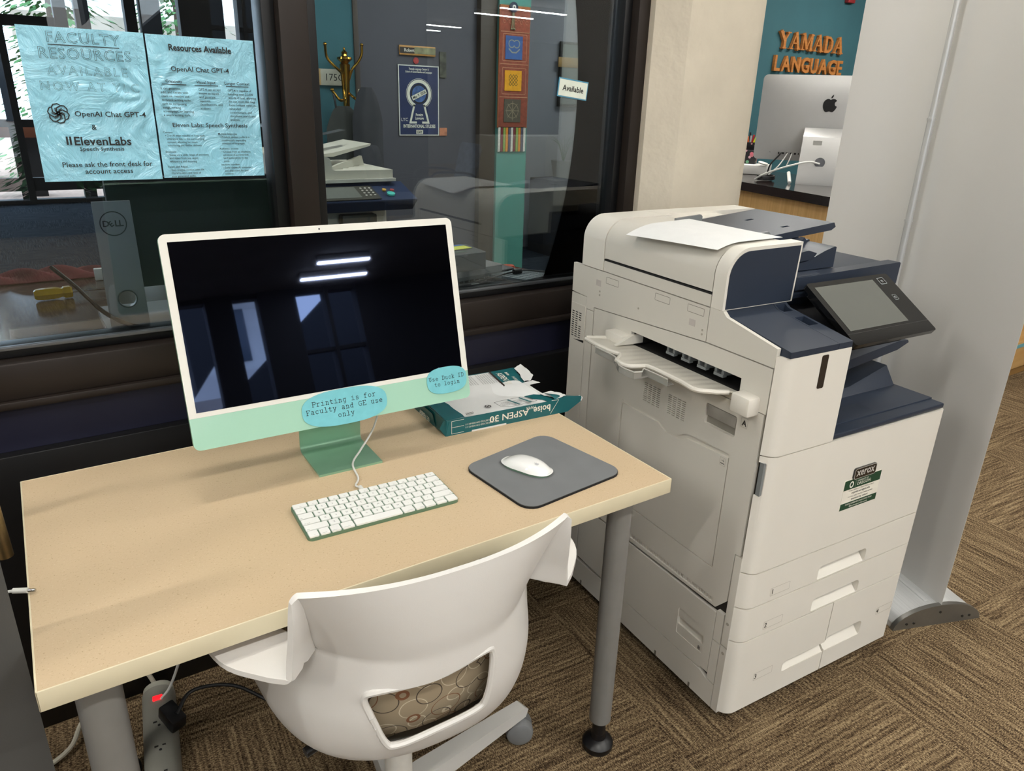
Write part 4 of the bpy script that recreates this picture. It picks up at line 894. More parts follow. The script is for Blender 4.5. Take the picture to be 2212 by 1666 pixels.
# ================================================================ LEFT EDGE: grey door panel, handle, cable end
t = thing('cabinet_door', 'dark grey cabinet panel standing at the left end of the desk', 'cabinet', (0, 0, 0))
G().prism([(-.013, .135), (-.41, .06), (-.41, .03), (-.010, .105)], 'z', 0, 1.02, .0015, 1, .5).out('panel', mat('dark_grey_laminate', '#4d4d4c', .5, var=.03, vs=4, bump=.2, bs=500), t)
t2 = G().cyl((-.036, .47, .655), (-.044, .47, .95), .0125, n=24, bev=.002)
tag(t2.out('pull_bar', mat('brass_bar', '#a08a63', .3, metal=.8, var=.04, stretch=(1, 1, 40), vs=8)), 'brass coloured round bar with open lower end, left of the desk corner', 'bar')
g = G(); g.cyl((-.0167, .2354, .7262), (.0012, .2258, .7266), .0042, n=14, bev=.001); g.tube([(-.0167, .2354, .7262), (-.06, .252, .722), (-.13, .26, .66)], .0022, 8)
t3 = g.out('cable_plug', cable_w); tag(t3, 'white phone cable end poking over the left edge of the desk', 'cable')
G().cyl((.0012, .2258, .7266), (.0105, .2203, .7268), .0024, n=12, bev=.0006).out('metal_tip', chrome, t3)
# power strip and cords below the desk
t = thing('power_strip', 'long grey power strip with red lit switch on the floor below the desk', 'power strip', (.165, .74, 0), math.radians(-97))
ps = mat('strip_grey', '#85847c', .5, var=.03)
G().prism([(-.037, .002), (.037, .002), (.037, .020)]+[(.037*math.cos(a), .020+.030*math.sin(a)) for a in [PI*i/12 for i in range(1, 12)]]+[(-.037, .020)], 'x', 0, .48, .001, 1, .6).out('housing', ps, t)
G().prism([(-.034, .002), (.034, .002), (.034, .020)]+[(.034*math.cos(a), .020+.027*math.sin(a)) for a in [PI*i/12 for i in range(1, 12)]]+[(-.034, .020)], 'x', -.02, .0, .003, 2, .5).out('end_cap', mat('strip_cap', '#a5a498', .5), t)
G().box(.037, -.011, .0475, .052, .011, .053, .002).out('switch', mat('red_switch', '#ff1a22', .3, emit=1.6), t)
for i in range(5): 
    x = .12+i*.075; G().box(x, -.012, .047, x+.003, -.004, .0508).box(x, .004, .047, x+.003, .011, .0505).cyl((x+.014, .0, .047), (x+.014, .0, .0508), .003, n=10).out('socket', dark, t)
g = G(); g.box(-.030, -.018, -.022, .030, .018, .016, .005); g.M = Matrix(); o = g.out('power_plug', black); o.location = (.178, .598, .070); o.rotation_euler = (0, .3, -1.2); 
tag(o, 'black plug pushed into the grey power strip', 'plug')
g = G(); g.tube([(.186, .585, .082), (.23, .62, .10), (.32, .62, .07), (.40, .55, .03), (.48, .50, .006)], .0045, 8, 8); tag(g.out('mains_cable', cable_b), 'black power cord running from the strip behind the chair', 'cord')
g = G(); g.tube([(.165, .665, .07), (.19, .665, .10), (.22, .64, .20), (.235, .61, .33), (.24, .605, .52), (.25, .60, .68)], .0032, 8, 8); tag(g.out('mains_cable', cable_w), 'white cord rising from the power strip to the desk above', 'cord')
g = G(); g.tube([(.165, .765, .03), (.14, .775, .08), (.06, .77, .09), (.0, .73, .03), (-.06, .66, .012), (-.3, .6, .01)], .0055, 8, 8); tag(g.out('mains_cable', mat('beige_cord', '#b7b3a4', .5)), 'thick pale cord leaving the far end of the power strip to the left', 'cord')
# ================================================================ NOTICES ON THE GLASS
lam2 = mat('laminated_sheet', '#93d2e8', .2, var=.08, vs=14, coat=1, bump=0)
nt = lam2.node_tree; N = nt.nodes; L = nt.links; b = N['Principled BSDF']
tc = N.new('ShaderNodeTexCoord'); n2 = N.new('ShaderNodeTexNoise'); n2.inputs['Scale'].default_value = 11; n2.inputs['Detail'].default_value = 6; n2.inputs['Roughness'].default_value = .62; n2.inputs['Distortion'].default_value = 1.6; b.inputs['Coat Roughness'].default_value = .06; L.new(tc.outputs['Object'], n2.inputs['Vector'])
bp = N.new('ShaderNodeBump'); bp.inputs['Strength'].default_value = .45; bp.inputs['Distance'].default_value = .03; L.new(n2.outputs[0], bp.inputs['Height']); L.new(bp.outputs[0], b.inputs['Normal']); L.new(bp.outputs[0], b.inputs['Coat Normal'])
def outl(g, s_, size, x, z, w=.0006, sx=1, sp=1):
    w *= .45; g.text(s_, size, T(x, -.0005, z) @ FACE_NY, outline=w, sx=sx, sp=sp)
def notice(lab, x0, z0, x1, z1, side):
    t = thing('window_notice', lab, 'notice', (x0, GY-.0062, z0))
    w, h = x1-x0, z1-z0; M2 = Matrix(); px = w+.004 if side < 0 else -.004
    def wr(u, v):          # film folds fanning out from the seam between the two sheets
        X, Z = w*u, h*v; dx, dz = X-px, Z-h*.60; r = math.hypot(dx, dz); th = math.atan2(dz, abs(dx))
        y = .0017*min(1, r/.035)**2*math.exp(-((r-.055)/.045)**2)*math.sin(th*13+math.sin(r*60))
        y += .00022*math.sin(X*150+9*math.sin(Z*41))*math.sin(Z*130+7*math.sin(X*57))
        return (X, y, Z)
    g = G(M2); g.grid(80, 100, wr); o = g.out('laminated_sheet', lam2, t, ang=80); bake(o, [('SOLIDIFY', dict(thickness=.0012))])
    return t, w, h, M2 @ T(0, -.0036, 0)
t, w, h, M2 = notice('glossy blue notice with large outlined heading, left of the pair on the window', .141, 1.236, .3545, 1.516, -1)
g = G(M2)
F = lambda x, z: T(x, -.0003, z) @ FACE_NY
outl(g, 'FACULTY', .0265, w*.50, h*.905, .0007, 1.0, 1.15); outl(g, 'RESOURCES', .0275, w*.50, h*.805, .0007, 1.0, 1.10); outl(g, 'AVAILABLE', .0225, w*.50, h*.705, .0005, 1.0, 1.3); outl(g, 'NOW AT YLC', .0225, w*.50, h*.605, .0005, 1.0, 1.3)
g.ribbon([(w*.22, h*.890), (w*.78, h*.890)], .0016, T(0, -.0003, 0) @ FACE_NY)
for k in range(6):
    Mk = F(w*.205, h*.455) @ RZ(k*PI/3); g.ribbon([(.004, .0155), (.0005, .0175), (-.0065, .0165), (-.0095, .012), (-.0095, .003), (-.001, -.0025)], .0021, Mk); g.ribbon([(-.0045, .010), (-.0045, .0045), (.004, -.0005)], .0016, Mk)
g.text('OpenAI Chat GPT-4', .0140, F(w*.33, h*.438), 'LEFT', bold=.012, sx=1.08); g.text('&', .014, F(w*.47, h*.350), bold=.01)
for x in (.235, .262): g.ribbon([(w*x, h*.252), (w*x, h*.300)], .0034, T(0, -.0003, 0) @ FACE_NY)
g.text('ElevenLabs', .0222, F(w*.285, h*.247), 'LEFT', bold=.018, sx=1.05); g.text('Speech Synthesis', .0108, F(w*.51, h*.208), bold=.008, sx=1.08)
g.text('Please ask the front desk for', .0138, F(w*.54, h*.098), bold=.008, sx=1.02); g.text('account access', .0138, F(w*.54, h*.050), bold=.008, sx=1.05)
g.out('printed_text', ink, t, flat=True)
t, w, h, M2 = notice('glossy blue notice in columns of small text, right of the pair on the window', .358, 1.238, .568, 1.515, 1)
g = G(M2)
g.text('Resources Available', .0165, F(w*.48, h*.90), bold=.03, sx=.92); g.text('OpenAI Chat GPT-4', .0130, F(w*.46, h*.76), bold=.012, sx=1.05)
for x, s_ in ((.2, 'Creativity'), (.50, 'Visual Input'), (.80, 'Longer Context')):
    g.text(s_, .0080, F(w*x, h*.68), bold=.012); g.ribbon([(w*(x-.11), h*.668), (w*(x+.11), h*.668)], .0014, T(0, -.0003, 0) @ FACE_NY)
para = [['It can generate,', 'edit, and iterate with', 'users on creative and', 'technical writing tasks,', 'such as composing', 'songs, writing', 'screenplays, or learning', "a user's writing style."], ['GPT-4 can accept', 'images as inputs', 'and generate', 'captions,', 'classifications, and', 'analyses.'], ['GPT-4 is capable of', 'handling over 25,000', 'words of text, allowing', 'for use cases like long', 'form content creation,', 'extended', 'conversations, and', 'document search and', 'analysis.']]
for x, P in zip((.07, .42, .70), para):
    for i, s_ in enumerate(P): g.text(s_, .0062, F(w*x, h*(.632-.0265*i)), 'LEFT', bold=.008, sx=1.0)
g.text('Eleven Labs: Speech Synthesis', .0118, F(w*.50, h*.37), bold=.012, sx=1.08)
cols = [(.04, [(.325, ['Context', '  • Our AI stays mindful of how each', '    utterance ties to the surrounding', '    context, allowing for more', '    convincing and lifelike delivery.']), (.185, ['Emotions', '  • Generate a wide range of emotions', '    and styles from joy, anger,', '    whispering and shouting.']), (.075, ['Tweak and Adjust', '  • Gain precise control over the', '    characteristics and tone of', '    your generated audio.'])]),
        (.56, [(.315, ['Multiple languages', '  • Produce spoken audio in a', '    continuously expanding', '    selection of languages.']), (.205, ['Authentic accents', '  • Choose from an extensive', '    selection of accents that', '    lend authenticity to the', '    voice.']), (.085, ['Intuitive interface', '  • Easily create AI voiceovers', '    and characters for your', '    content.'])])]
for x, bl in cols:
    for z, P in bl:
        for i, s_ in enumerate(P): g.text(s_, .0056, F(w*x, h*(z-.0235*i)), 'LEFT', bold=.008, sx=.98)
g.out('printed_text', ink, t, flat=True)
t = thing('window_sign', 'small white Available sign edged with blue tape on the right pane', 'sign', (1.387, GY-.006, 1.432))
g = G(RY(.10)); g.box(-.003, .0002, -.003, .101, .001, .046); g.out('blue_tape', mat('blue_tape', '#4f93b0', .5, var=.1), t)
g = G(RY(.10)); g.box(0, -.0006, 0, .098, .0004, .0425); g.out('card', mat('sign_card', '#dce3d6', .4), t)
g = G(RY(.10)); g.text('Available', .0205, T(.049, -.001, .0145) @ FACE_NY, bold=.02, sx=1.0); g.out('printed_text', ink, t, flat=True)
# ================================================================ OFFICE COUNTER BEHIND THE GLASS
CZ = .900
g = G(); g.prism([(-2.9, .90), (1.485, .90), (1.43, 1.12), (1.25, 1.62), (-2.9, 1.62)], 'z', CZ-.04, CZ, .003); tag(g.out('counter', granite), 'speckled brown stone counter just inside the window', 'counter')
G().box(-2.9, .93, 0, 1.2, 1.58, CZ-.04).out('counter_base', mat('counter_base_dark', '#2a2724', .7)) 
bpy.data.objects['counter_base'].parent = bpy.data.objects['counter']
# monitor seen from behind
t = thing('office_monitor', 'black monitor on a silver stand seen from behind through the left pane', 'monitor', (.256, .93, CZ))
sil = mat('dark_silver', '#85868a', .42, metal=.5, var=.02)
o = G().prism([(-.040, 0), (.040, 0), (.037, .285), (-.037, .285)], 'y', -.005, .005, .002, 2, .5).out('stand_neck', sil, t); bake(o, [], [G().cyl((.002, -.02, .070), (.002, .02, .070), .018, n=32)])
G().lathe([(.0182, -.007), (.0205, -.007), (.0205, .006), (.0182, .006), (.0182, -.007)], (.002, 0, .070), 'y', 32).out('cable_ring', mat('dark_ring', '#46474a', .4), t)
G().prism(rrect(-.05, -.02, .19, .19, .012), 'z', 0, .010, .002).out('stand_foot', sil, t)
g = G(); lm = T(-.002, -.0056, .238) @ FACE_NY; g.ribbon(arc(0, 0, .0255, 0, 360, 40), .0022, lm); g.text('D', .0185, lm @ T(-.0145, -.006, 0), bold=.02); g.text('E', .0165, lm @ T(-.0015, -.0055, 0) @ RZ(.6), bold=.02); g.text('LL', .0185, lm @ T(.0110, -.006, 0), bold=.02, sp=.9)
g.out('round_logo', mat('logo_dark', '#2a2a2d', .4), t, flat=True)
G().prism(rrect(-.0, .075, .37, .325, .008), 'y', .075, .105, .006, 3, .6).out('screen_back', mat('monitor_black', '#17171a', .55, var=.04), t)
g = G(); g.tube([(-.13, .12, .13), (-.09, .07, .09), (-.05, .0, .045), (.0, -.045, .018), (.06, -.05, .008), (.16, -.04, .005)], .0048, 8, 8); g.M = Matrix(); o = g.out('monitor_cable', cable_b, t)
# screwdriver
t = thing('screwdriver', 'yellow translucent handled screwdriver lying on the stone counter', 'screwdriver', (.081, 1.287, CZ), math.radians(3))
ym = mat('yellow_handle', '#c9a21c', .15, var=.08, trans=.35, coat=.5)
g = G(); g.lathe([(.0001, 0), (.010, .001), (.0145, .006), (.016, .02), (.0155, .05), (.0125, .060), (.0125, .064), (.016, .068), (.016, .082), (.0135, .086), (.0001, .086)], (0, 0, .016), 'x', 6); g.out('handle', ym, t, ang=20)
G().cyl((.08, 0, .016), (.165, 0, .014), .003, n=12).out('shaft', chrome, t)
tag(G().prism([(.0, .872+.02), (.165, .884), (.160, .905), (.150, .900), (.0, .908)], 'z', CZ+.001, CZ+.004).out('paper_strip', paper), 'narrow strip of printed white paper at the left of the counter edge', 'paper')
tag(G().tube([(.150, .905, CZ+.004), (.19, .900, CZ+.006), (.215, .895, CZ+.004)], .003, 8, 5).out('stir_stick', mat('pale_stick', '#a79c86', .6)), 'thin pale stick lying between the paper and the monitor stand', 'stick')
tag(G().tube([(.33, .915, CZ+.005), (.37, .93, CZ+.007), (.43, .925, CZ+.005)], .0035, 8, 5).out('stir_stick', mat('tan_stick', '#b39a6b', .6)), 'tan stick lying right of the monitor stand', 'stick')
g = G(); g.grid(26, 12, lambda u, v: (-.02+.28*u, 1.50+.10*v, CZ+.004+.022*abs(math.sin(u*9+v*4))*math.sin(v*PI)+.012*math.sin(v*PI)*math.sin(u*PI)))
o = g.out('folded_cloth', mat('red_cloth', '#5d2226', .9, var=.45, vs=14)); bake(o, [('SOLIDIFY', dict(thickness=.003))]); tag(o, 'crumpled dark red and grey cloth at the back of the counter', 'cloth')
tag(G().box(.235, 1.46, CZ+.001, .285, 1.475, CZ+.034, .002).out('power_adapter', white), 'small white box beside the crumpled red cloth', 'box')
t = thing('headset', 'black headset resting on the counter beside the dark window post', 'headset', (.72, 1.15, CZ))
g = G(); g.tube([(.0+.075*math.cos(a)-.01, .02*math.sin(a), .075+.075*math.sin(a)) for a in [PI*i/14*1.0 for i in range(15)]], .007, 8, 0, .6); g.out('headband', black, t)
for s_ in (-1, 1): G().lathe([(.0001, -.016), (.032, -.016), (.038, -.006), (.038, .008), (.028, .014), (.0001, .014)], (-.01+s_*.075, 0, .062), 'x', 24).out('ear_cup', black, t)
# right of the screen: small computer, laptops, calculator style keyboard, cables
def rot_box(name, lab, cat, P, z0, z1, m, bev=.003, group=None):
    cx = sum(p[0] for p in P)/len(P); cy = sum(p[1] for p in P)/len(P)
    t = thing(name, lab, cat, (cx, cy, z0), 0, group); o = G().prism(rpoly([(x-cx, y-cy) for x, y in P], .008, 4), 'z', 0, z1-z0, bev, 2, .6).out('casing', m, t); return t
lap = mat('laptop_silver', '#77797c', .35, metal=.5, var=.02)
t = rot_box('laptop', 'closed grey laptop at the bottom of the small stack', 'laptop', [(1.10, .94), (1.36, 1.00), (1.31, 1.25), (1.05, 1.19)], CZ+.001, CZ+.024, lap, group='closed laptops on the counter')
g = G(T(1.10-1.205, .94-1.095, 0) @ RZ(.227)); 
for i in range(9): g.box(.03+i*.021, -.0012, .006, .045+i*.021, .0, .012)
g.box(.225, -.002, .002, .25, .0, .020); g.out('vent_slot', dark, t)
rot_box('laptop', 'closed silver laptop in the middle of the small stack', 'laptop', [(1.07, .935), (1.30, .975), (1.26, 1.22), (1.03, 1.18)], CZ+.025, CZ+.045, mat('laptop_light', '#9b9c9c', .3, metal=.5), group='closed laptops on the counter')
t = rot_box('mini_computer', 'small black computer box on top of the closed laptops', 'computer', [(1.06, .925), (1.218, .94), (1.222, 1.075), (1.08, 1.09)], CZ+.046, CZ+.096, mat('mini_pc_grey', '#3f4244', .4), .008)
G().box(-.06, -.045, .0502, .02, -.036, .0508).out('green_label', mat('dark_green_label', '#28553a', .5), t)
tag(G(T(1.165, 1.010, CZ+.0975) @ RZ(.15)).box(-.038, -.012, 0, .038, .030, .0012).out('sticky_note', mat('yellow_note', '#e8e84a', .7, var=.02)), 'yellow sticky note on the small black computer', 'sticky note')
tag(G(T(1.175, 1.052, CZ+.0965) @ RZ(.2)).box(-.03, -.008, 0, .03, .012, .0009).out('sticky_note', mat('blue_note', '#3f74b5', .7)), 'blue sticky note behind the yellow one', 'sticky note')
tv = [(1.262, .985), (1.352, 1.028), (1.425, .905), (1.335, .862)]
t = thing('numeric_keyboard', 'black keyboard with rows of pale grey keys beside the laptops', 'keyboard', (0, 0, 0))
G().prism(rpoly([(1.22, 1.01), (1.35, 1.05), (1.432, .90), (1.30, .855)], .008, 3), 'z', CZ+.001, CZ+.012, .002, 1).out('base', black, t)
kk = mat('pale_grey_key', '#8f9698', .5); A0 = Vector((1.228, 1.008)); Ux = Vector((.0155, .0040)); Uy = Vector((.0100, -.0185))
for i in range(8):
    for j in range(8):
        p = A0+Ux*(i+.12)+Uy*(j+.12)
        if p.y < .872: continue
        q = [p, p+Ux*.8, p+Ux*.8+Uy*.8, p+Uy*.8]; G().prism([(v.x, v.y) for v in q], 'z', CZ+.011, CZ+.019, .0012, 1, .6).out('key', kk, t)
tag(G(T(1.385, 1.075, CZ)).lathe([(.0001, 0), (.020, 0), (.023, .006), (.018, .014), (.0001, .016)], (0, 0, .001), 'z', 24).out('round_pad', mat('orange_plastic', '#d9532c', .5)), 'round orange pad behind the grey keyboard', 'pad')
g = G(); g.tube([(1.06, 1.0, CZ+.006), (1.12, .955, CZ+.008), (1.20, .96, CZ+.006), (1.27, .94, CZ+.022), (1.33, .945, CZ+.026), (1.38, .945, CZ+.024), (1.42, .915, CZ+.02), (1.45, .93, CZ+.01), (1.455, .90, CZ+.02), (1.43, .895, CZ+.01)], .0025, 8, 8); g.cyl((1.318, .943, CZ+.025), (1.345, .945, CZ+.026), .0085, n=14, bev=.002)
tag(g.out('black_cable', cable_b), 'black cable with a round choke looped over the grey keyboard', 'cable')
g = G(); g.tube([(.98, .99, CZ+.005), (1.05, .93, CZ+.008), (1.12, .895, CZ+.006), (1.22, .885, CZ+.006), (1.30, .88, CZ+.005)], .004, 8, 8); g.tube([(.98, .92, CZ+.005), (1.06, .89, CZ+.007), (1.13, .885, CZ+.004)], .003, 8, 8); tag(g.out('black_cable', cable_b), 'thick black cables trailing in front of the laptops', 'cable')
t = thing('cable_adapter', 'small black adapter block with a white label near the glass', 'adapter', (1.17, .893, CZ+.001), -.1); G().box(-.035, -.011, 0, .035, .014, .014, .003).out('block', black, t); G().box(-.028, .001, .0138, -.004, .007, .0146).out('white_label', white, t)
# ================================================================ OFFICE BEYOND
beige = mat('copier_beige', '#d3cebf', .45, var=.01); navy2 = mat('panel_navy2', '#1d2b4a', .35, var=.02)
t = thing('second_copier', 'beige copier with navy control panel and open tray seen through the glass', 'copier', (.98, 2.2, 0), 0)
G().box(0, .03, .03, .50, .62, .985, .01).out('body', beige, t); G().box(.27, -.02, .05, .43, .03, .93, .006).out('front_panel', mat('panel_dark_grey', '#57564f', .5), t)
G().prism([(.0, 1.065), (.0, 1.080), (.525, 1.080), (.525, 1.068)], 'y', -.02, .58, .004).out('scanner_lid_edge', mat('white_edge', '#d8d5c8', .4), t)
g = G(); g.prism([(.0, 1.081), (-.0, 1.175), (.20, 1.180), (.235, 1.165), (.245, 1.120), (.26, 1.115), (.52, 1.115), (.52, 1.081)], 'y', 0, .55, .008, 3, .5); g.out('document_feeder', beige, t)
g = G(); g.prism([(.17, 1.16), (.30, 1.175), (.49, 1.215), (.485, 1.205), (.31, 1.160)], 'y', .16, .50, .003); g.out('feeder_tray', beige, t)
g = G(); g.box(.30, .26, .0, .42, .34, .002); g.M = Matrix(); o = g.out('tray_label', mat('tray_label_grey', '#4b4d50', .5), t); o.location = (.0, 0, 1.183); o.rotation_euler = (0, -.2, 0)
g = G(); 
for i in range(5): g.prism([(.24+i*.03, 1.116), (.30+i*.045, 1.140+.004*i), (.31+i*.045, 1.116)], 'y', .05+.05*i, .075+.05*i)
g.out('output_ribs', beige, t)
g = G(); g.prism([(-.15, 1.005), (-.15, 1.0), (-.10, .955), (.02, .955), (.02, 1.062)], 'x', 0, .565, .006, 2, .5); g.out('control_panel', navy2, t)
cm = T(0, -.1535, 1.006) @ RX(math.atan2(.058, .17)); 
g = G(cm); g.box(.09, .01, .0, .40, .135, .003); g.out('key_field', mat('key_field_grey', '#3b382f', .4), t); g = G(cm); g.box(.15, .025, .003, .32, .125, .0045); g.out('lcd', mat('lcd_grey', '#6a6c66', .3), t)
g = G(cm); 
for i in range(4): g.cyl((.105+.006*i, .11-.027*i, .002), (.105+.006*i, .11-.027*i, .006), .0065, n=12)
for i in range(3):
    for j in range(4): g.cyl((.345+.02*i, .045+.022*j, .002), (.345+.02*i, .045+.022*j, .005), .005, n=8)
g.out('buttons', mat('button_pale', '#c9c6bb', .5), t)
G(cm).cyl((.46, .05, .0), (.46, .05, .007), .017, n=20).out('start_button', mat('start_teal', '#4fc4b4', .4), t); G(cm).cyl((.445, .09, .0), (.445, .09, .006), .009, n=16).out('yellow_button', mat('btn_yellow', '#d8a83a', .4), t); G(cm).cyl((.48, .085, .0), (.48, .085, .006), .009, n=16).out('red_button', mat('btn_red', '#b34a44', .4), t)
# brass coat hook with coats
t = thing('coat_hook', 'ornate brass wall coat hook with curved arms on the teal wall', 'coat hook', (1.745, 3.33, 1.20))
brass = mat('polished_brass', '#b08a3a', .2, metal=1, var=.05)
g = G(); g.lathe([(.0001, 0), (.008, .01), (.016, .12), (.022, .26), (.028, .36), (.030, .375), (.020, .382), (.030, .392), (.042, .402), (.040, .412), (.018, .418), (.014, .428), (.018, .436), (.006, .448), (.004, .462), (.0001, .464)], (0, 0, 0), 'z', 20); g.out('stem', brass, t)
for nm, P in (('left', [(-.02, 0, .22), (-.035, -.02, .30), (-.05, -.03, .345), (-.12, -.04, .39), (-.175, -.04, .44), (-.185, -.04, .52)]), ('right', [(.02, 0, .28), (.05, -.02, .37), (.10, -.03, .42), (.135, -.03, .47), (.14, -.03, .53)]), ('low', [(-.02, -.005, .24), (-.035, -.03, .18), (-.08, -.04, .17), (-.13, -.04, .215), (-.145, -.04, .235)]), ('lowr', [(.02, 0, .22), (.05, -.03, .19), (.09, -.04, .17), (.12, -.04, .20), (.14, -.04, .225)])):
    P = [(x*.66, y, .27+(z-.27)*.80) for x, y, z in P]; g = G(); g.tube(P, .0075, 8, 6); g.sph(P[-1], .010); g.out('arm', brass, t)
coat_m = mat('dark_coat', '#3b3d3a', .9, var=.2, vs=6, bump=.3, bs=40)
def coat(lab, x0, x1, z0, z1, y, m, nm, k):
    g = G(); g.grid(16, 20, lambda u, v: ((x0+x1)/2+(u-.5)*(x1-x0)*(.35+.65*min(1, (1-v)*3.0)**.6), y+.008*math.sin(u*11+k)*(1-v*.5)-.03*math.sin(u*PI), z0+(z1-z0)*v)); o = g.out(nm, m); bake(o, [('SOLIDIFY', dict(thickness=.02))]); return tag(o, lab, 'coat')
coat('dark grey coat hanging below the brass coat hook', 1.60, 1.80, 1.00, 1.36, 3.27, coat_m, 'hanging_coat', 0); coat('long dark jacket hanging on the right arm of the brass hook', 1.72, 1.90, .96, 1.46, 3.19, mat('dark_jacket', '#35363a', .9, var=.2, vs=6), 'hanging_jacket', 2)
g = G(); g.tube([(1.655, 3.29, 1.42), (1.657, 3.275, 1.38), (1.66, 3.27, 1.33)], .006, 8, 4); tag(g.out('bag_strap', cable_b), 'black strap looped over the lower left brass arm', 'strap')
g = G(); g.tube([(1.79, 3.25, 1.45), (1.775, 3.245, 1.36), (1.765, 3.245, 1.26)], .006, 6, 6); tag(g.out('bead_string', mat('pale_beads', '#b5a88c', .5, var=.5, vs=200)), 'string of pale beads hanging beside the brass stem', 'beads')
t = thing('room_sign', 'pale room number plate with wooden edge on the teal wall', 'sign', (1.60, 3.392, 1.465))
G().box(0, -.008, 0, .175, .006, .085, .001).out('plate', mat('plate_pale', '#b9b7a9', .5), t); G().box(0, -.010, 0, .022, .0, .085, .001).out('wood_edge', mat('sign_wood', '#c0a06c', .5), t)
G().text('175C', .052, T(.10, -.0086, .025) @ FACE_NY).out('number', ink, t, flat=True)
# guitar-like dark strap on the arm left out; poster, name plate and papers on the slate wall
t = thing('event_poster', 'navy keyhole poster with white border and a globe on the slate wall', 'poster', (2.112, 3.424, 1.197)); PW, PH = .272, .40
G().box(0, -.001, 0, PW, .003, PH).out('sheet', mat('poster_white', '#cfd2c8', .6), t); G().box(.006, -.0018, .006, PW-.006, -.0008, PH-.006).out('navy_field', mat('poster_navy', '#16264f', .6, var=.15, vs=8), t)
pm = T(0, -.0022, 0) @ FACE_NY; cx, cz = PW*.5, PH*.60
g = G(); R_ = .072; a0 = -62; g.ribbon(arc(cx, cz, R_, a0, 180-a0, 40), .018, pm); P = arc(cx, cz, R_, a0, 180-a0, 2); g.ribbon([(cx+.034, cz-.064), (cx+.062, PH*.19), (cx+.022, PH*.19)], .012, pm); g.ribbon([(cx-.034, cz-.064), (cx-.062, PH*.19), (cx-.022, PH*.19)], .012, pm)
g.ribbon(arc(cx, cz, R_+.014, -55, 235, 40), .002, pm)
g.text('Yamada Language Center &', .0165, pm @ T(cx, PH*.935, 0), bold=.02, sx=.72); g.text('School of Global Studies and Languages', .0155, pm @ T(cx, PH*.895, 0), bold=.02, sx=.72)
g.text('Foreign', .022, pm @ T(cx, PH*.285, 0), bold=.03, sx=.75); g.text('Language', .022, pm @ T(cx, PH*.235, 0), bold=.03, sx=.72); g.text('INTERNATIONAL STUDIES', .0265, pm @ T(cx, PH*.115, 0), bold=.03, sx=.70)
g.box(cx-.023, -.0032, .010, cx+.023, -.0022, .033); g.text('LYC', .026, pm @ T(.035, PH*.21, 0)); g.out('white_print', mat('poster_print', '#d6d6c6', .6), t, flat=True)
g = G(); g.poly(arc(cx, cz, .057, 0, 350, 35), pm @ T(0, 0, -.0001)); g.out('keyhole', mat('keyhole_dark', '#0e1424', .6), t, flat=True)
g = G(); g.poly(arc(cx, cz, .047, 0, 350, 35), pm @ T(0, 0, .0004)); g.out('globe', mat('globe_blue', '#3c5a8c', .5, var=.7, vs=14), t, flat=True)
sm = pm @ T(cx, cz-.005, .0012) @ RZ(.42); g = G(); g.poly([(-.052, -.013), (.052, -.013), (.052, .013), (-.052, .013)], sm); g.out('date_strip', mat('poster_print', '#d6d6c6'), t, flat=True)
g = G(); g.text('May 9, 2024', .024, sm @ T(0, -.008, .0004), bold=.02, sx=.78); g.text('DAY', .022, pm @ T(cx, .0135, .0014), bold=.03, sx=.75); g.out('black_print', ink, t, flat=True)
t = thing('name_plate', 'wooden name plate with a landscape strip above the poster', 'name plate', (2.122, 3.424, 1.650)); G().box(0, -.006, 0, .238, .004, .052, .001).out('wood_plate', mat('plate_wood', '#b98a4c', .5), t)
G().box(.002, -.007, .009, .235, -.005, .042).out('dark_insert', mat('insert_dark', '#2e2620', .5), t); G().box(.097, -.008, .009, .236, -.0065, .045).out('landscape', mat('landscape_print', '#7a7a5c', .6, var=.5, vs=18), t)
G().text('Robert', .026, T(.063, -.0075, .018) @ FACE_NY, bold=.005, sx=.9).out('name', inkw, t, flat=True)
tag(G().lathe([(.0001, -.002), (.018, -.002), (.018, .001), (.0001, .001)], (2.232, 3.426, 1.622), 'y', 20).out('round_sticker', mat('red_sticker', '#a33a36', .6, var=.3, vs=80)), 'round red sticker between the name plate and the poster', 'sticker')
tag(G().box(2.392, 3.422, 1.535, 2.436, 3.428, 1.68).out('dark_flyer', mat('flyer_dark', '#3f4136', .6, var=.8, vs=30)), 'narrow dark flyer right of the name plate', 'flyer')
tag(G().box(2.388, 3.422, 1.197, 2.440, 3.428, 1.243).out('orange_card', mat('card_orange', '#b87858', .6, var=.3, vs=30)), 'small orange card beside the bottom corner of the poster', 'card')
# woven hanging on the teal pier
t = thing('wall_hanging', 'long red brown embroidered hanging with coloured tassels on the teal pier', 'wall hanging', (2.775, 3.352, 1.10)); HW = .235
G().box(0, -.006, .155, HW-.012, .004, .855, .001).out('cloth_panel', mat('red_brown_cloth', '#8a4634', .85, var=.25, vs=60, bump=.4, bs=150), t)
G().box(-.004, -.004, .150, .004, .006, .86).box(HW-.018, -.004, .15, HW-.010, .006, .86).box(0, -.007, .845, HW-.014, .006, .865).out('border', mat('orange_border', '#a8643a', .8), t)
g = G()
for z in (.335, .53, .715): g.box(.004, -.008, z, HW-.018, -.005, z+.004)
for z0 in (.345, .54): g.ribbon(rrect(.022, z0+.01, HW-.034, z0+.165, .004, 1), .003, T(0, -.0075, 0) @ FACE_NY, closed=True)
for i in range(9): g.ribbon(arc(.03+.021*i, .775+(i % 2)*.02, .010, 0, 300, 8), .002, T(0, -.0075, 0) @ FACE_NY)
g.out('embroidery', mat('tan_thread', '#b98d6c', .8), t, flat=True)
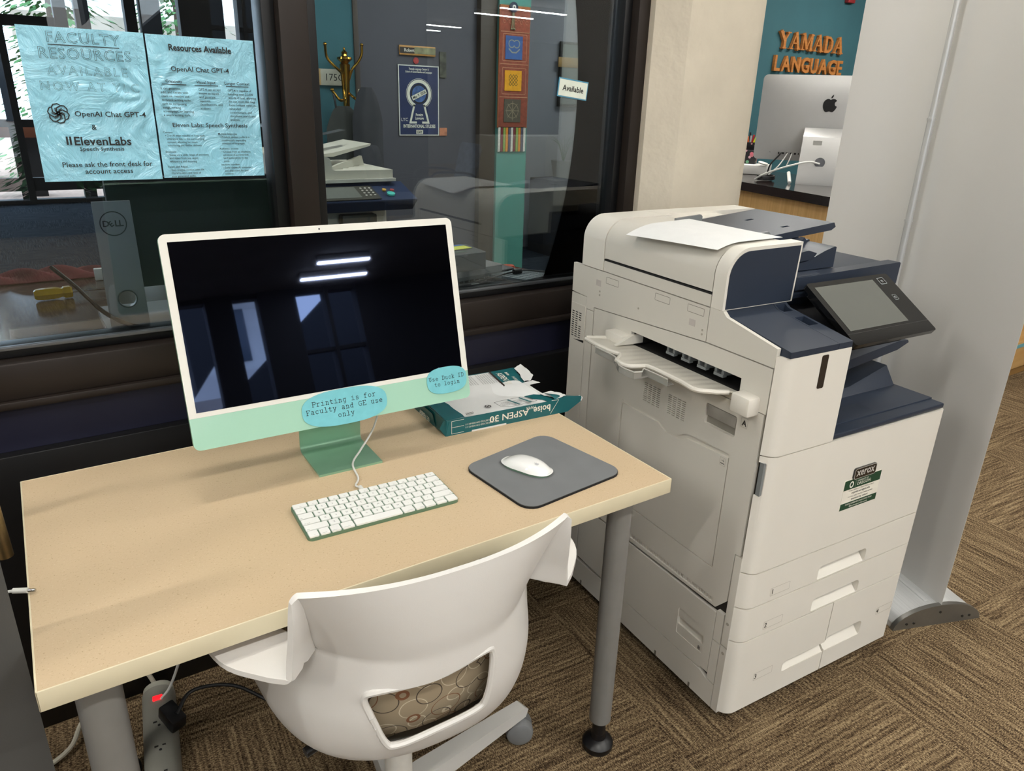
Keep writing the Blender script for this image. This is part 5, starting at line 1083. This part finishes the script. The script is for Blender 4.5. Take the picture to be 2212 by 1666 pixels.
for z0, z1, c_, nm in ((.56, .695, '#3a5c94', 'blue_square'), (.375, .495, '#d99a14', 'yellow_square'), (.185, .325, '#4d483c', 'dark_square')):
    G().box(.040, -.010, z0, .168, -.006, z1).out(nm, mat(nm, c_, .8, var=.12, vs=60), t)
g = G(); g.ribbon(arc(.085, .650, .022, 40, 330, 14), .006, T(0, -.0108, 0) @ FACE_NY); g.ribbon(arc(.123, .650, .022, -150, 140, 14), .006, T(0, -.0108, 0) @ FACE_NY); g.ribbon([(.065, .62), (.09, .60), (.12, .60), (.145, .62)], .008, T(0, -.0108, 0) @ FACE_NY); g.out('silver_motif', mat('silver_thread', '#8f8f86', .6), t, flat=True)
g = G()
for i in range(3):
    for j in range(3): g.ribbon([(.082+.022*i, .405+.022*j), (.093+.022*i, .416+.022*j), (.082+.022*i, .427+.022*j), (.071+.022*i, .416+.022*j)], .003, T(0, -.0108, 0) @ FACE_NY, closed=True)
g.out('knot_motif', mat('knot_thread', '#4a4a22', .7), t, flat=True)
g = G()
for k in range(8): g.ribbon([(.104, .255), (.104+.052*math.cos(k*PI/4), .255+.058*math.sin(k*PI/4))], .004, T(0, -.0108, 0) @ FACE_NY)
g.ribbon(arc(.104, .255, .045, 0, 360, 20), .004, T(0, -.0108, 0) @ FACE_NY); g.out('wheel_motif', mat('wheel_thread', '#8a7f66', .7), t, flat=True)
cl_ = ['#c9c7bd', '#6a2128', '#7f9a4a', '#d0842c', '#4a4a5c', '#c9c7bd', '#6a2128', '#7f9a4a', '#d0842c', '#4a4a5c', '#c9c7bd']
for i, c_ in enumerate(cl_): G().prism([(.004+i*.0198, .0), (.0205+i*.0198, .004), (.0205+i*.0198, .152), (.004+i*.0198, .152)], 'y', -.003, .003).out('tassel', mat('tassel'+c_[1:], c_, .9, var=.15, vs=120), t)
t = thing('eye_charm', 'dark blue round eye charm with beads hung at the top of the woven hanging', 'charm', (2.865, 3.338, 1.955)); G().lathe([(.0001, -.006), (.030, -.004), (.030, .004), (.0001, .006)], (0, 0, 0), 'y', 24).out('blue_disc', mat('charm_blue', '#1c2844', .2), t)
G().lathe([(.0001, -.007), (.013, -.0068), (.013, -.004), (.0001, -.004)], (0, -.001, 0), 'y', 20).out('white_ring', white, t); G().lathe([(.0001, -.009), (.005, -.0085), (.005, -.006), (.0001, -.006)], (0, -.001, 0), 'y', 14).out('pupil', ink, t)
g = G(); 
for x in (-.012, .0, .012): g.tube([(x*.4, 0, -.028), (x, 0, -.12)], .0025, 6); g.sph((x, 0, -.12-.2*abs(x)), .006)
g.out('bead_drop', mat('charm_beads', '#8c8a6a', .4, var=.4, vs=100), t)
# waiting chairs in the office
gf = mat('grey_patterned_cloth', '#7b8390', .85, var=.35, vs=22)
def guest(lab, x, y, rz, m=gf):
    t = thing('guest_chair', lab, 'chair', (x, y, 0), rz, 'guest chairs')
    G().box(-.25, -.24, .42, .25, .24, .49, .03, 3).out('seat', m, t); g = G(T(0, .24, .52) @ RX(-.2)); g.prism(rrect(-.24, 0, .24, .46, .07), 'y', -.025, .035, .012, 2, .6); g.out('backrest', m, t)
    for s_ in (-1, 1): 
        G().tube([(s_*.28, -.24, 0), (s_*.28, -.25, .5), (s_*.28, -.22, .665), (s_*.28, -.05, .69), (s_*.28, .20, .67), (s_*.27, .27, .62)], .016, 8, 6, .6).out('arm', black, t)
        G().tube([(s_*.26, .34, 0), (s_*.26, .25, .44)], .014, 8).out('leg', black, t)
    return t
guest('grey patterned guest chair with black arms mirrored in the right pane', 4.05, -4.75, -1.45); guest('dark seated guest chair left of the patterned one in the reflection', 3.40, -4.40, 1.7, mat('charcoal_cloth', '#5a5e66', .9, var=.2)); guest('pale backed chair nearest the copier front in the reflection', 4.25, -2.85, -.5, mat('chair_pale', '#a39e92', .8))
t = thing('storage_cabinet', 'low pale storage cabinet across the room behind the chairs', 'cabinet', (5.2, -6.0, 0)); G().box(0, 0, .06, 1.6, .45, 1.0, .004).out('carcass', mat('cabinet_pale', '#b9b6ad', .5), t); G().box(.02, .02, 0, 1.58, .43, .06).out('plinth', dark, t)
for x in (.02, .81): G().box(x, .45, .08, x+.77, .468, .98, .003).out('door', MATS['cabinet_pale'], t)
t = thing('whiteboard', 'black framed board on the pale far wall behind the Available sign', 'board', (4.76, 5.385, 1.38)); G().box(0, -.02, 0, .80, .01, .59, .004).out('frame', black, t); G().box(.025, -.024, .025, .775, -.018, .565).out('surface', mat('board_green_grey', '#66706c', .4), t); G().box(-.03, -.03, .36, .82, -.024, .45, .001).out('wood_strip', mat('strip_wood', '#a5834a', .5), t)
t = thing('potted_plant', 'spiky potted plant on a dark stand in the far office', 'plant', (4.62, 5.05, .72)); G().lathe([(.0001, 0), (.09, 0), (.12, .17), (.105, .17), (.0001, .16)], (0, 0, 0)).out('pot', mat('pot_grey', '#777c80', .6), t)
G().box(-.25, -.2, -.72, .3, .2, -.001, .004).out('stand', mat('stand_dark', '#2e2d2e', .6), t)
g = G()
for i in range(16): 
    a = i*2.4; l = .25+.12*random.random(); g.tube([(0, 0, .15), (.06*math.cos(a), .06*math.sin(a), .15+l*.6), (l*.55*math.cos(a), l*.55*math.sin(a), .15+l*.8)], [.008, .001], 5, 4, .3)
g.out('leaves', mat('plant_green', '#3c5a3a', .7, var=.2), t)
def stool(x, y, lab):
    t = thing('green_stool', lab, 'stool', (x, y, 0), 0, 'lime green stools by the far windows'); m_ = mat('lime_plastic', '#8fcf5a', .5)
    G().prism(rrect(-.17, -.17, .17, .17, .04), 'z', .70, .73, .006).out('seat', m_, t)
    for a in (-1, 1):
        for b_ in (-1, 1): G().tube([(a*.14, b_*.14, .70), (a*.18, b_*.18, 0)], .022, 6).out('leg', m_, t)
stool(3.35, 9.6, 'lime green stool left of its pair by the far windows'); stool(3.95, 9.5, 'lime green stool right of its pair by the far windows')
t = thing('high_table', 'white topped high table between the lime stools at the far windows', 'table', (3.7, 9.0, 0)); G().box(-.9, -.3, 1.02, .7, .3, 1.05, .005).out('tabletop', white, t)
for x in (-.8, .6): G().cyl((x, 0, 0), (x, 0, 1.02), .03, n=14).out('leg', black, t)
t = thing('wood_bench', 'red brown wooden bench outside the left office window', 'bench', (-.4, 11.6, -.02)); G().box(-1.6, -.2, .78, 1.0, .2, .98, .01).out('seat', wood_mat('red_wood', '#7a4128', '#9a5a3a'), t)
for x in (-1.3, -.1, .8): G().box(x-.08, -.15, 0, x+.08, .15, .79).out('leg', conc, t)
# ================================================================ RECEPTION
n_before = set(C.objects)
t = thing('reception_counter', 'wood fronted reception counter with dark speckled stone top', 'counter', (0, 0, 0))
d_ = Vector((2.852-2.709, 1.436-.848)).normalized(); n_ = Vector((d_.y, -d_.x)); p0 = Vector((2.709, .848))
def RP(s_, o_): q = p0+d_*s_+n_*o_; return (q.x, q.y)
rg = speckle_mat('dark_granite', '#2a2220', '#141010', '#8a7468', .12, 260, .34, .70)
G().prism([RP(-.05, 0), RP(1.9, 0), RP(1.9, .62), RP(-.05, .62)], 'z', 1.060, 1.100, .004).out('stone_top', rg, t)
wd = wood_mat('bamboo_front', '#cfa467', '#e2ba7e', (60, 60, 1.2))
G().prism([RP(-.02, .035), RP(1.88, .035), RP(1.88, .58), RP(-.02, .58)], 'z', .025, 1.060, .001).out('wood_front', wd, t)
# computer on the counter seen from behind
cb = Vector((3.199, 1.168)); t = thing('reception_computer', 'large silver all-in-one computer seen from behind on the reception counter', 'computer', (3.16, 1.225, 1.10), math.atan2(-.53, .848)*-1-PI/2-.6)
t.rotation_euler = (0, 0, math.radians(-56))
alu2 = mat('silver_aluminium', '#c4c4c2', .42, metal=.5, var=.01)
MM = T(0, .09, .10) @ RX(.05)
def shellpt(u, v):
    x, z = -.325+.65*u, .40*v-.20; r = .022; ex, ez = abs(x)-(.325-r), abs(z)-(.20-r)
    if ex > 0 and ez > 0:
        l = math.hypot(ex, ez)
        if l > r: x = math.copysign(.325-r+ex*r/l, x); z = math.copysign(.20-r+ez*r/l, z)
    return (x, -.006-.028*(max(0, 1-abs(2*u-1)**2.6)*max(0, 1-abs(2*v-1)**3.0)), z+.20)
g = G(MM); g.grid(60, 40, shellpt); g.prism(rrect(-.325, 0, .325, .40, .022), 'y', -.006, 0); g.out('housing', alu2, t, ang=60)
g = G(MM); fruit(g, T(0, -.0352, .265) @ FACE_NY, .034); g.out('logo', black, t, flat=True)
g = G(MM); g.box(-.250, -.0128, .036, -.215, -.0105, .0375)
for i, w_ in enumerate((.006, .010, .010, .010, .010, .004, .016)): g.box(-.205+i*.019, -.0185, .030, -.205+i*.019+w_, -.013, .039)
g.out('ports', dark, t, flat=True)
st = G(); st.prism([(-.075, 0), (-.075, .012), (-.062, .10), (-.025, .22), (.03, .26), (.03, .25), (-.018, .21), (-.053, .10), (-.065, .008), (.11, .005), (.11, 0)], 'x', -.095, .095, .002, 1, .5)
o = st.out('stand', mat('silver_stand', '#bdbdbb', .38, metal=.7, var=.01), t)
g = G(T(0, -.0665, .105) @ RX(.19)); g.lathe([(.0001, -.001), (.024, -.001), (.024, .002), (.0001, .002)], (.0, 0, 0), 'y', 28); g.out('cable_hole', mat('hole_grey', '#74767a', .4), t)
G(T(0, -.0395, .195) @ RX(.30)).box(-.045, -.001, -.012, -.005, .0, .010).out('asset_label', mat('label_silver', '#c4c4be', .5), t)
g = G(); g.tube([(.0, -.075, .100), (-.05, -.10, .108), (-.12, -.11, .09), (-.20, -.10, .06), (-.26, -.07, .03), (-.29, -.03, .006)], .0045, 8, 8); o = g.out('power_lead', cable_w, t)
g = G(); g.tube([(-.16, .075, .135), (-.165, .03, .12), (-.19, .0, .075), (-.23, .0, .03)], .0032, 8, 6); g.tube([(-.14, .075, .135), (-.143, .04, .11), (-.155, .01, .07)], .003, 8, 6); g.out('data_lead', cable_w, t)
g = G(); g.tube([(-.19, .075, .135), (-.20, .04, .12), (-.23, .03, .08), (-.24, .04, .04)], .0038, 8, 6); g.out('black_lead', cable_b, t)
def rec(x, y): return (x, y)
o = G(T(3.02, 1.42, 1.10)).tube([(.0+.05*math.cos(a)*(1-.002*i), .035*math.sin(a), .006+.0005*i) for i, a in enumerate([i*.5 for i in range(40)])], .0048, 6).out('coiled_cable', cable_b); tag(o, 'black coiled cable bundle on the stone top of the reception counter', 'cable')
o = G().cyl((3.01, 1.27, 1.107), (3.045, 1.31, 1.150), .0085, n=16, bev=.002).out('cable_joiner', white); tag(o, 'white cylinder adapter standing slanted on the reception counter', 'adapter')
o = G(T(3.315, 1.745, 1.10) @ RZ(math.radians(-60))).box(-.085, -.09, .001, .085, .09, .050, .004).out('white_box', white); tag(o, 'flat white box under the flowered pen cup', 'box')
t = thing('pen_cup', 'square flowered pen cup on the flat white box at reception', 'pen cup', (3.318, 1.80, 1.1505), math.radians(-60))
m, N, L, b = nodes('floral_print'); tc = N.new('ShaderNodeTexCoord'); v = N.new('ShaderNodeTexVoronoi'); v.inputs['Scale'].default_value = 38; L.new(tc.outputs['Object'], v.inputs['Vector'])
r1 = ramp(N, [(0, lin('#d9607c')), (.35, lin('#5fa07c')), (.6, lin('#e08aa0')), (1, lin('#7fc0b8'))]); sp_ = N.new('ShaderNodeSeparateColor'); L.new(v.outputs['Color'], sp_.inputs[0]); L.new(sp_.outputs[0], r1.inputs[0])
mx = N.new('ShaderNodeMix'); mx.data_type = 'RGBA'; L.new(math_n(N, L, 'LESS_THAN', v.outputs['Distance'], .40), mx.inputs[0]); mx.inputs[6].default_value = lin('#1b1a1e'); L.new(r1.outputs[0], mx.inputs[7]); L.new(mx.outputs[2], b.inputs['Base Color'])
g = G(); g.box(-.050, -.035, 0, .050, .035, .072, .002).box(-.050, .0, .072, .050, .035, .112, .002); g.box(-.046, -.0, .07, .046, .031, .1125); g.out('cup', m, t)
for i, (x, y, c_, nm, h) in enumerate(((.036, .012, '#d8dc22', 'yellow highlighter in the flowered cup', .118), (.018, .016, '#c4282c', 'red pen in the flowered cup', .122), (.004, .012, '#b9b9c2', 'silver pen in the flowered cup', .118), (-.014, .018, '#e8743c', 'orange pen in the flowered cup', .114), (-.004, .024, '#15151a', 'black pen in the flowered cup', .135))):
    q = t.matrix_basis; P0 = T(3.318, 1.80, 1.1505) @ RZ(math.radians(-60)) @ Vector((x*.7, y, .1125)); P1 = T(3.318, 1.80, 1.1505) @ RZ(math.radians(-60)) @ Vector((x*1.05, y-.002, h+.030))
    tag(G().cyl(P0, P1, .0075 if i == 0 else .0048, n=12, bev=.001).out('pen', mat('pen_'+c_[1:], c_, .4)), nm, 'pen', 'pens in the flowered cup')
o = G(T(3.275, 1.655, 1.1505) @ RZ(.4) @ RX(.25)).lathe([(.0001, 0), (.026, 0), (.028, .006), (.024, .010), (.0001, .011)], (0, 0, .008), 'z', 24).out('plastic_disc', white); tag(o, 'small round white disc leaning beside the pen cup', 'disc')
# flower branch just behind the column
t = thing('flower_sprig', 'sprig of small pale and red blossoms standing beside the column', 'flowers', (3.42, 1.93, 1.10)); g = G(); g.tube([(0, 0, .0), (-.01, .01, .15), (.0, .02, .36)], .004, 6, 5); g.out('stem', mat('sprig_stem', '#5a4a34', .8), t)
g = G(); h2 = G()
for i in range(22): (g if i % 2 else h2).sph((random.uniform(-.03, .02), random.uniform(-.02, .03), .10+.012*i), .009, (1, 1, .7), 8)
g.out('pale_blossom', mat('blossom_pale', '#d8cfae', .8), t); h2.out('red_blossom', mat('blossom_red', '#a8303c', .8), t)
G().lathe([(.0001, 0), (.03, 0), (.035, .08), (.0001, .08)], (0, 0, 0), 'z', 16).out('vase', white, t)
for o in set(C.objects)-n_before:           # the counter and all it carries stand a little farther back
    if o.parent is None: o.location = Vector(o.location)+Vector((.252, .172, -.025))
# wooden wall letters
wl = wood_mat('letter_wood', '#a86a30', '#c08044', (6, 40, 60), .5)
YA = {'Y': [([(1, 10), (4.2, 5)], 1.9), ([(7.4, 10), (4.4, 5)], .8), ([(4.3, 5.2), (4.3, 0)], 1.9), ([(-.2, 10), (2.6, 10)], .6), ([(6, 10), (8.6, 10)], .6), ([(2.8, 0), (5.8, 0)], .6)],
      'A': [([(4, 10), (1, 0)], .8), ([(4.2, 10), (7, 0)], 2.0), ([(2, 3.6), (6, 3.6)], .7), ([(-.2, 0), (2.2, 0)], .6), ([(5.4, 0), (8.4, 0)], .6)],
      'M': [([(1.4, 0), (1.4, 10)], .8), ([(1.8, 10), (5, 1)], 1.9), ([(5, 1), (8.2, 10)], .8), ([(8.6, 10), (8.6, 0)], 1.9), ([(0, 0), (2.8, 0)], .6), ([(7.2, 0), (10, 0)], .6), ([(0, 10), (2.4, 10)], .6), ([(8, 10), (10, 10)], .6)],
      'D': [([(1.6, 0), (1.6, 10)], 1.9), ([(1.6, 9.7), (4.6, 9.7), (6.6, 8), (7.2, 5), (6.6, 2), (4.6, .3), (1.6, .3)], 1.2), ([(6.8, 7), (7.1, 5), (6.8, 3)], 1.8), ([(0, 0), (2, 0)], .6), ([(0, 10), (2, 10)], .6)]}
xs = 5.600; u = .0152
for i, ch in enumerate('YAMADA'):
    wd_ = {'Y': 8.0, 'A': 7.7, 'M': 9.9, 'D': 8.0}[ch]*u
    g = G(); 
    for q_, (P, w_) in enumerate(YA[ch]): g.ribbon([(p[0]*u, p[1]*.0118) for p in P], w_*u, T(0, 0, -.0004*q_), .025+.0011*q_)
    bmesh.ops.recalc_face_normals(g.b, faces=g.b.faces[:])
    g.M = Matrix(); o = g.out('wooden_letter', wl, flat=True); o.data.transform(FACE_NY); o.location = (xs, 3.495, 1.898)
    tag(o, 'brown wooden letter %s, %s letter of the upper sign word' % (ch, ['first', 'second', 'third', 'fourth', 'fifth', 'sixth'][i]), 'letter', 'wooden letters of the wall sign'); xs += wd_+.024
xs = 5.575
for i, ch in enumerate('LANGUAGE'):
    g = G(); g.text(ch, .165, Matrix(), 'LEFT', bold=.028, ext=.0125, sx=.98); o = g.out('wooden_letter', wl, flat=True); X = max(v.co.x for v in o.data.vertices); m0 = min(v.co.x for v in o.data.vertices)
    o.data.transform(FACE_NY @ T(-m0, 0, .0125)); o.location = (xs, 3.495, 1.722)
    tag(o, 'brown wooden letter %s, %s letter of the lower sign word' % (ch, ['first', 'second', 'third', 'fourth', 'fifth', 'sixth', 'seventh', 'last'][i]), 'letter', 'wooden letters of the wall sign'); xs += X-m0+.016
tag(G().box(6.42, 3.46, 2.30, 6.52, 3.50, 2.37, .006).out('alarm_box', mat('alarm_red', '#8c2a2e', .5)), 'small red alarm box high on the teal reception wall', 'alarm')
# wooden desk end far right
t = thing('wooden_cabinet', 'pale wooden cabinet standing on the carpet beyond the banner at the right', 'cabinet', (4.35, .812, 0)); wp = wood_mat('pale_wood', '#b98f55', '#cba46a', (1.5, 30, 30))
G().box(0, 0, .055, 1.6, .5, .22, .003).box(0, .2, .22, 1.6, .5, .9, .003).out('carcass', wp, t); G().box(.01, .02, 0, 1.59, .48, .055).out('plinth', mat('plinth_wood', '#96713f', .5), t)
G().box(.1, -.004, .185, 1.5, .002, .205).out('blue_label_strip', mat('strip_blue', '#6aa5ae', .5), t)
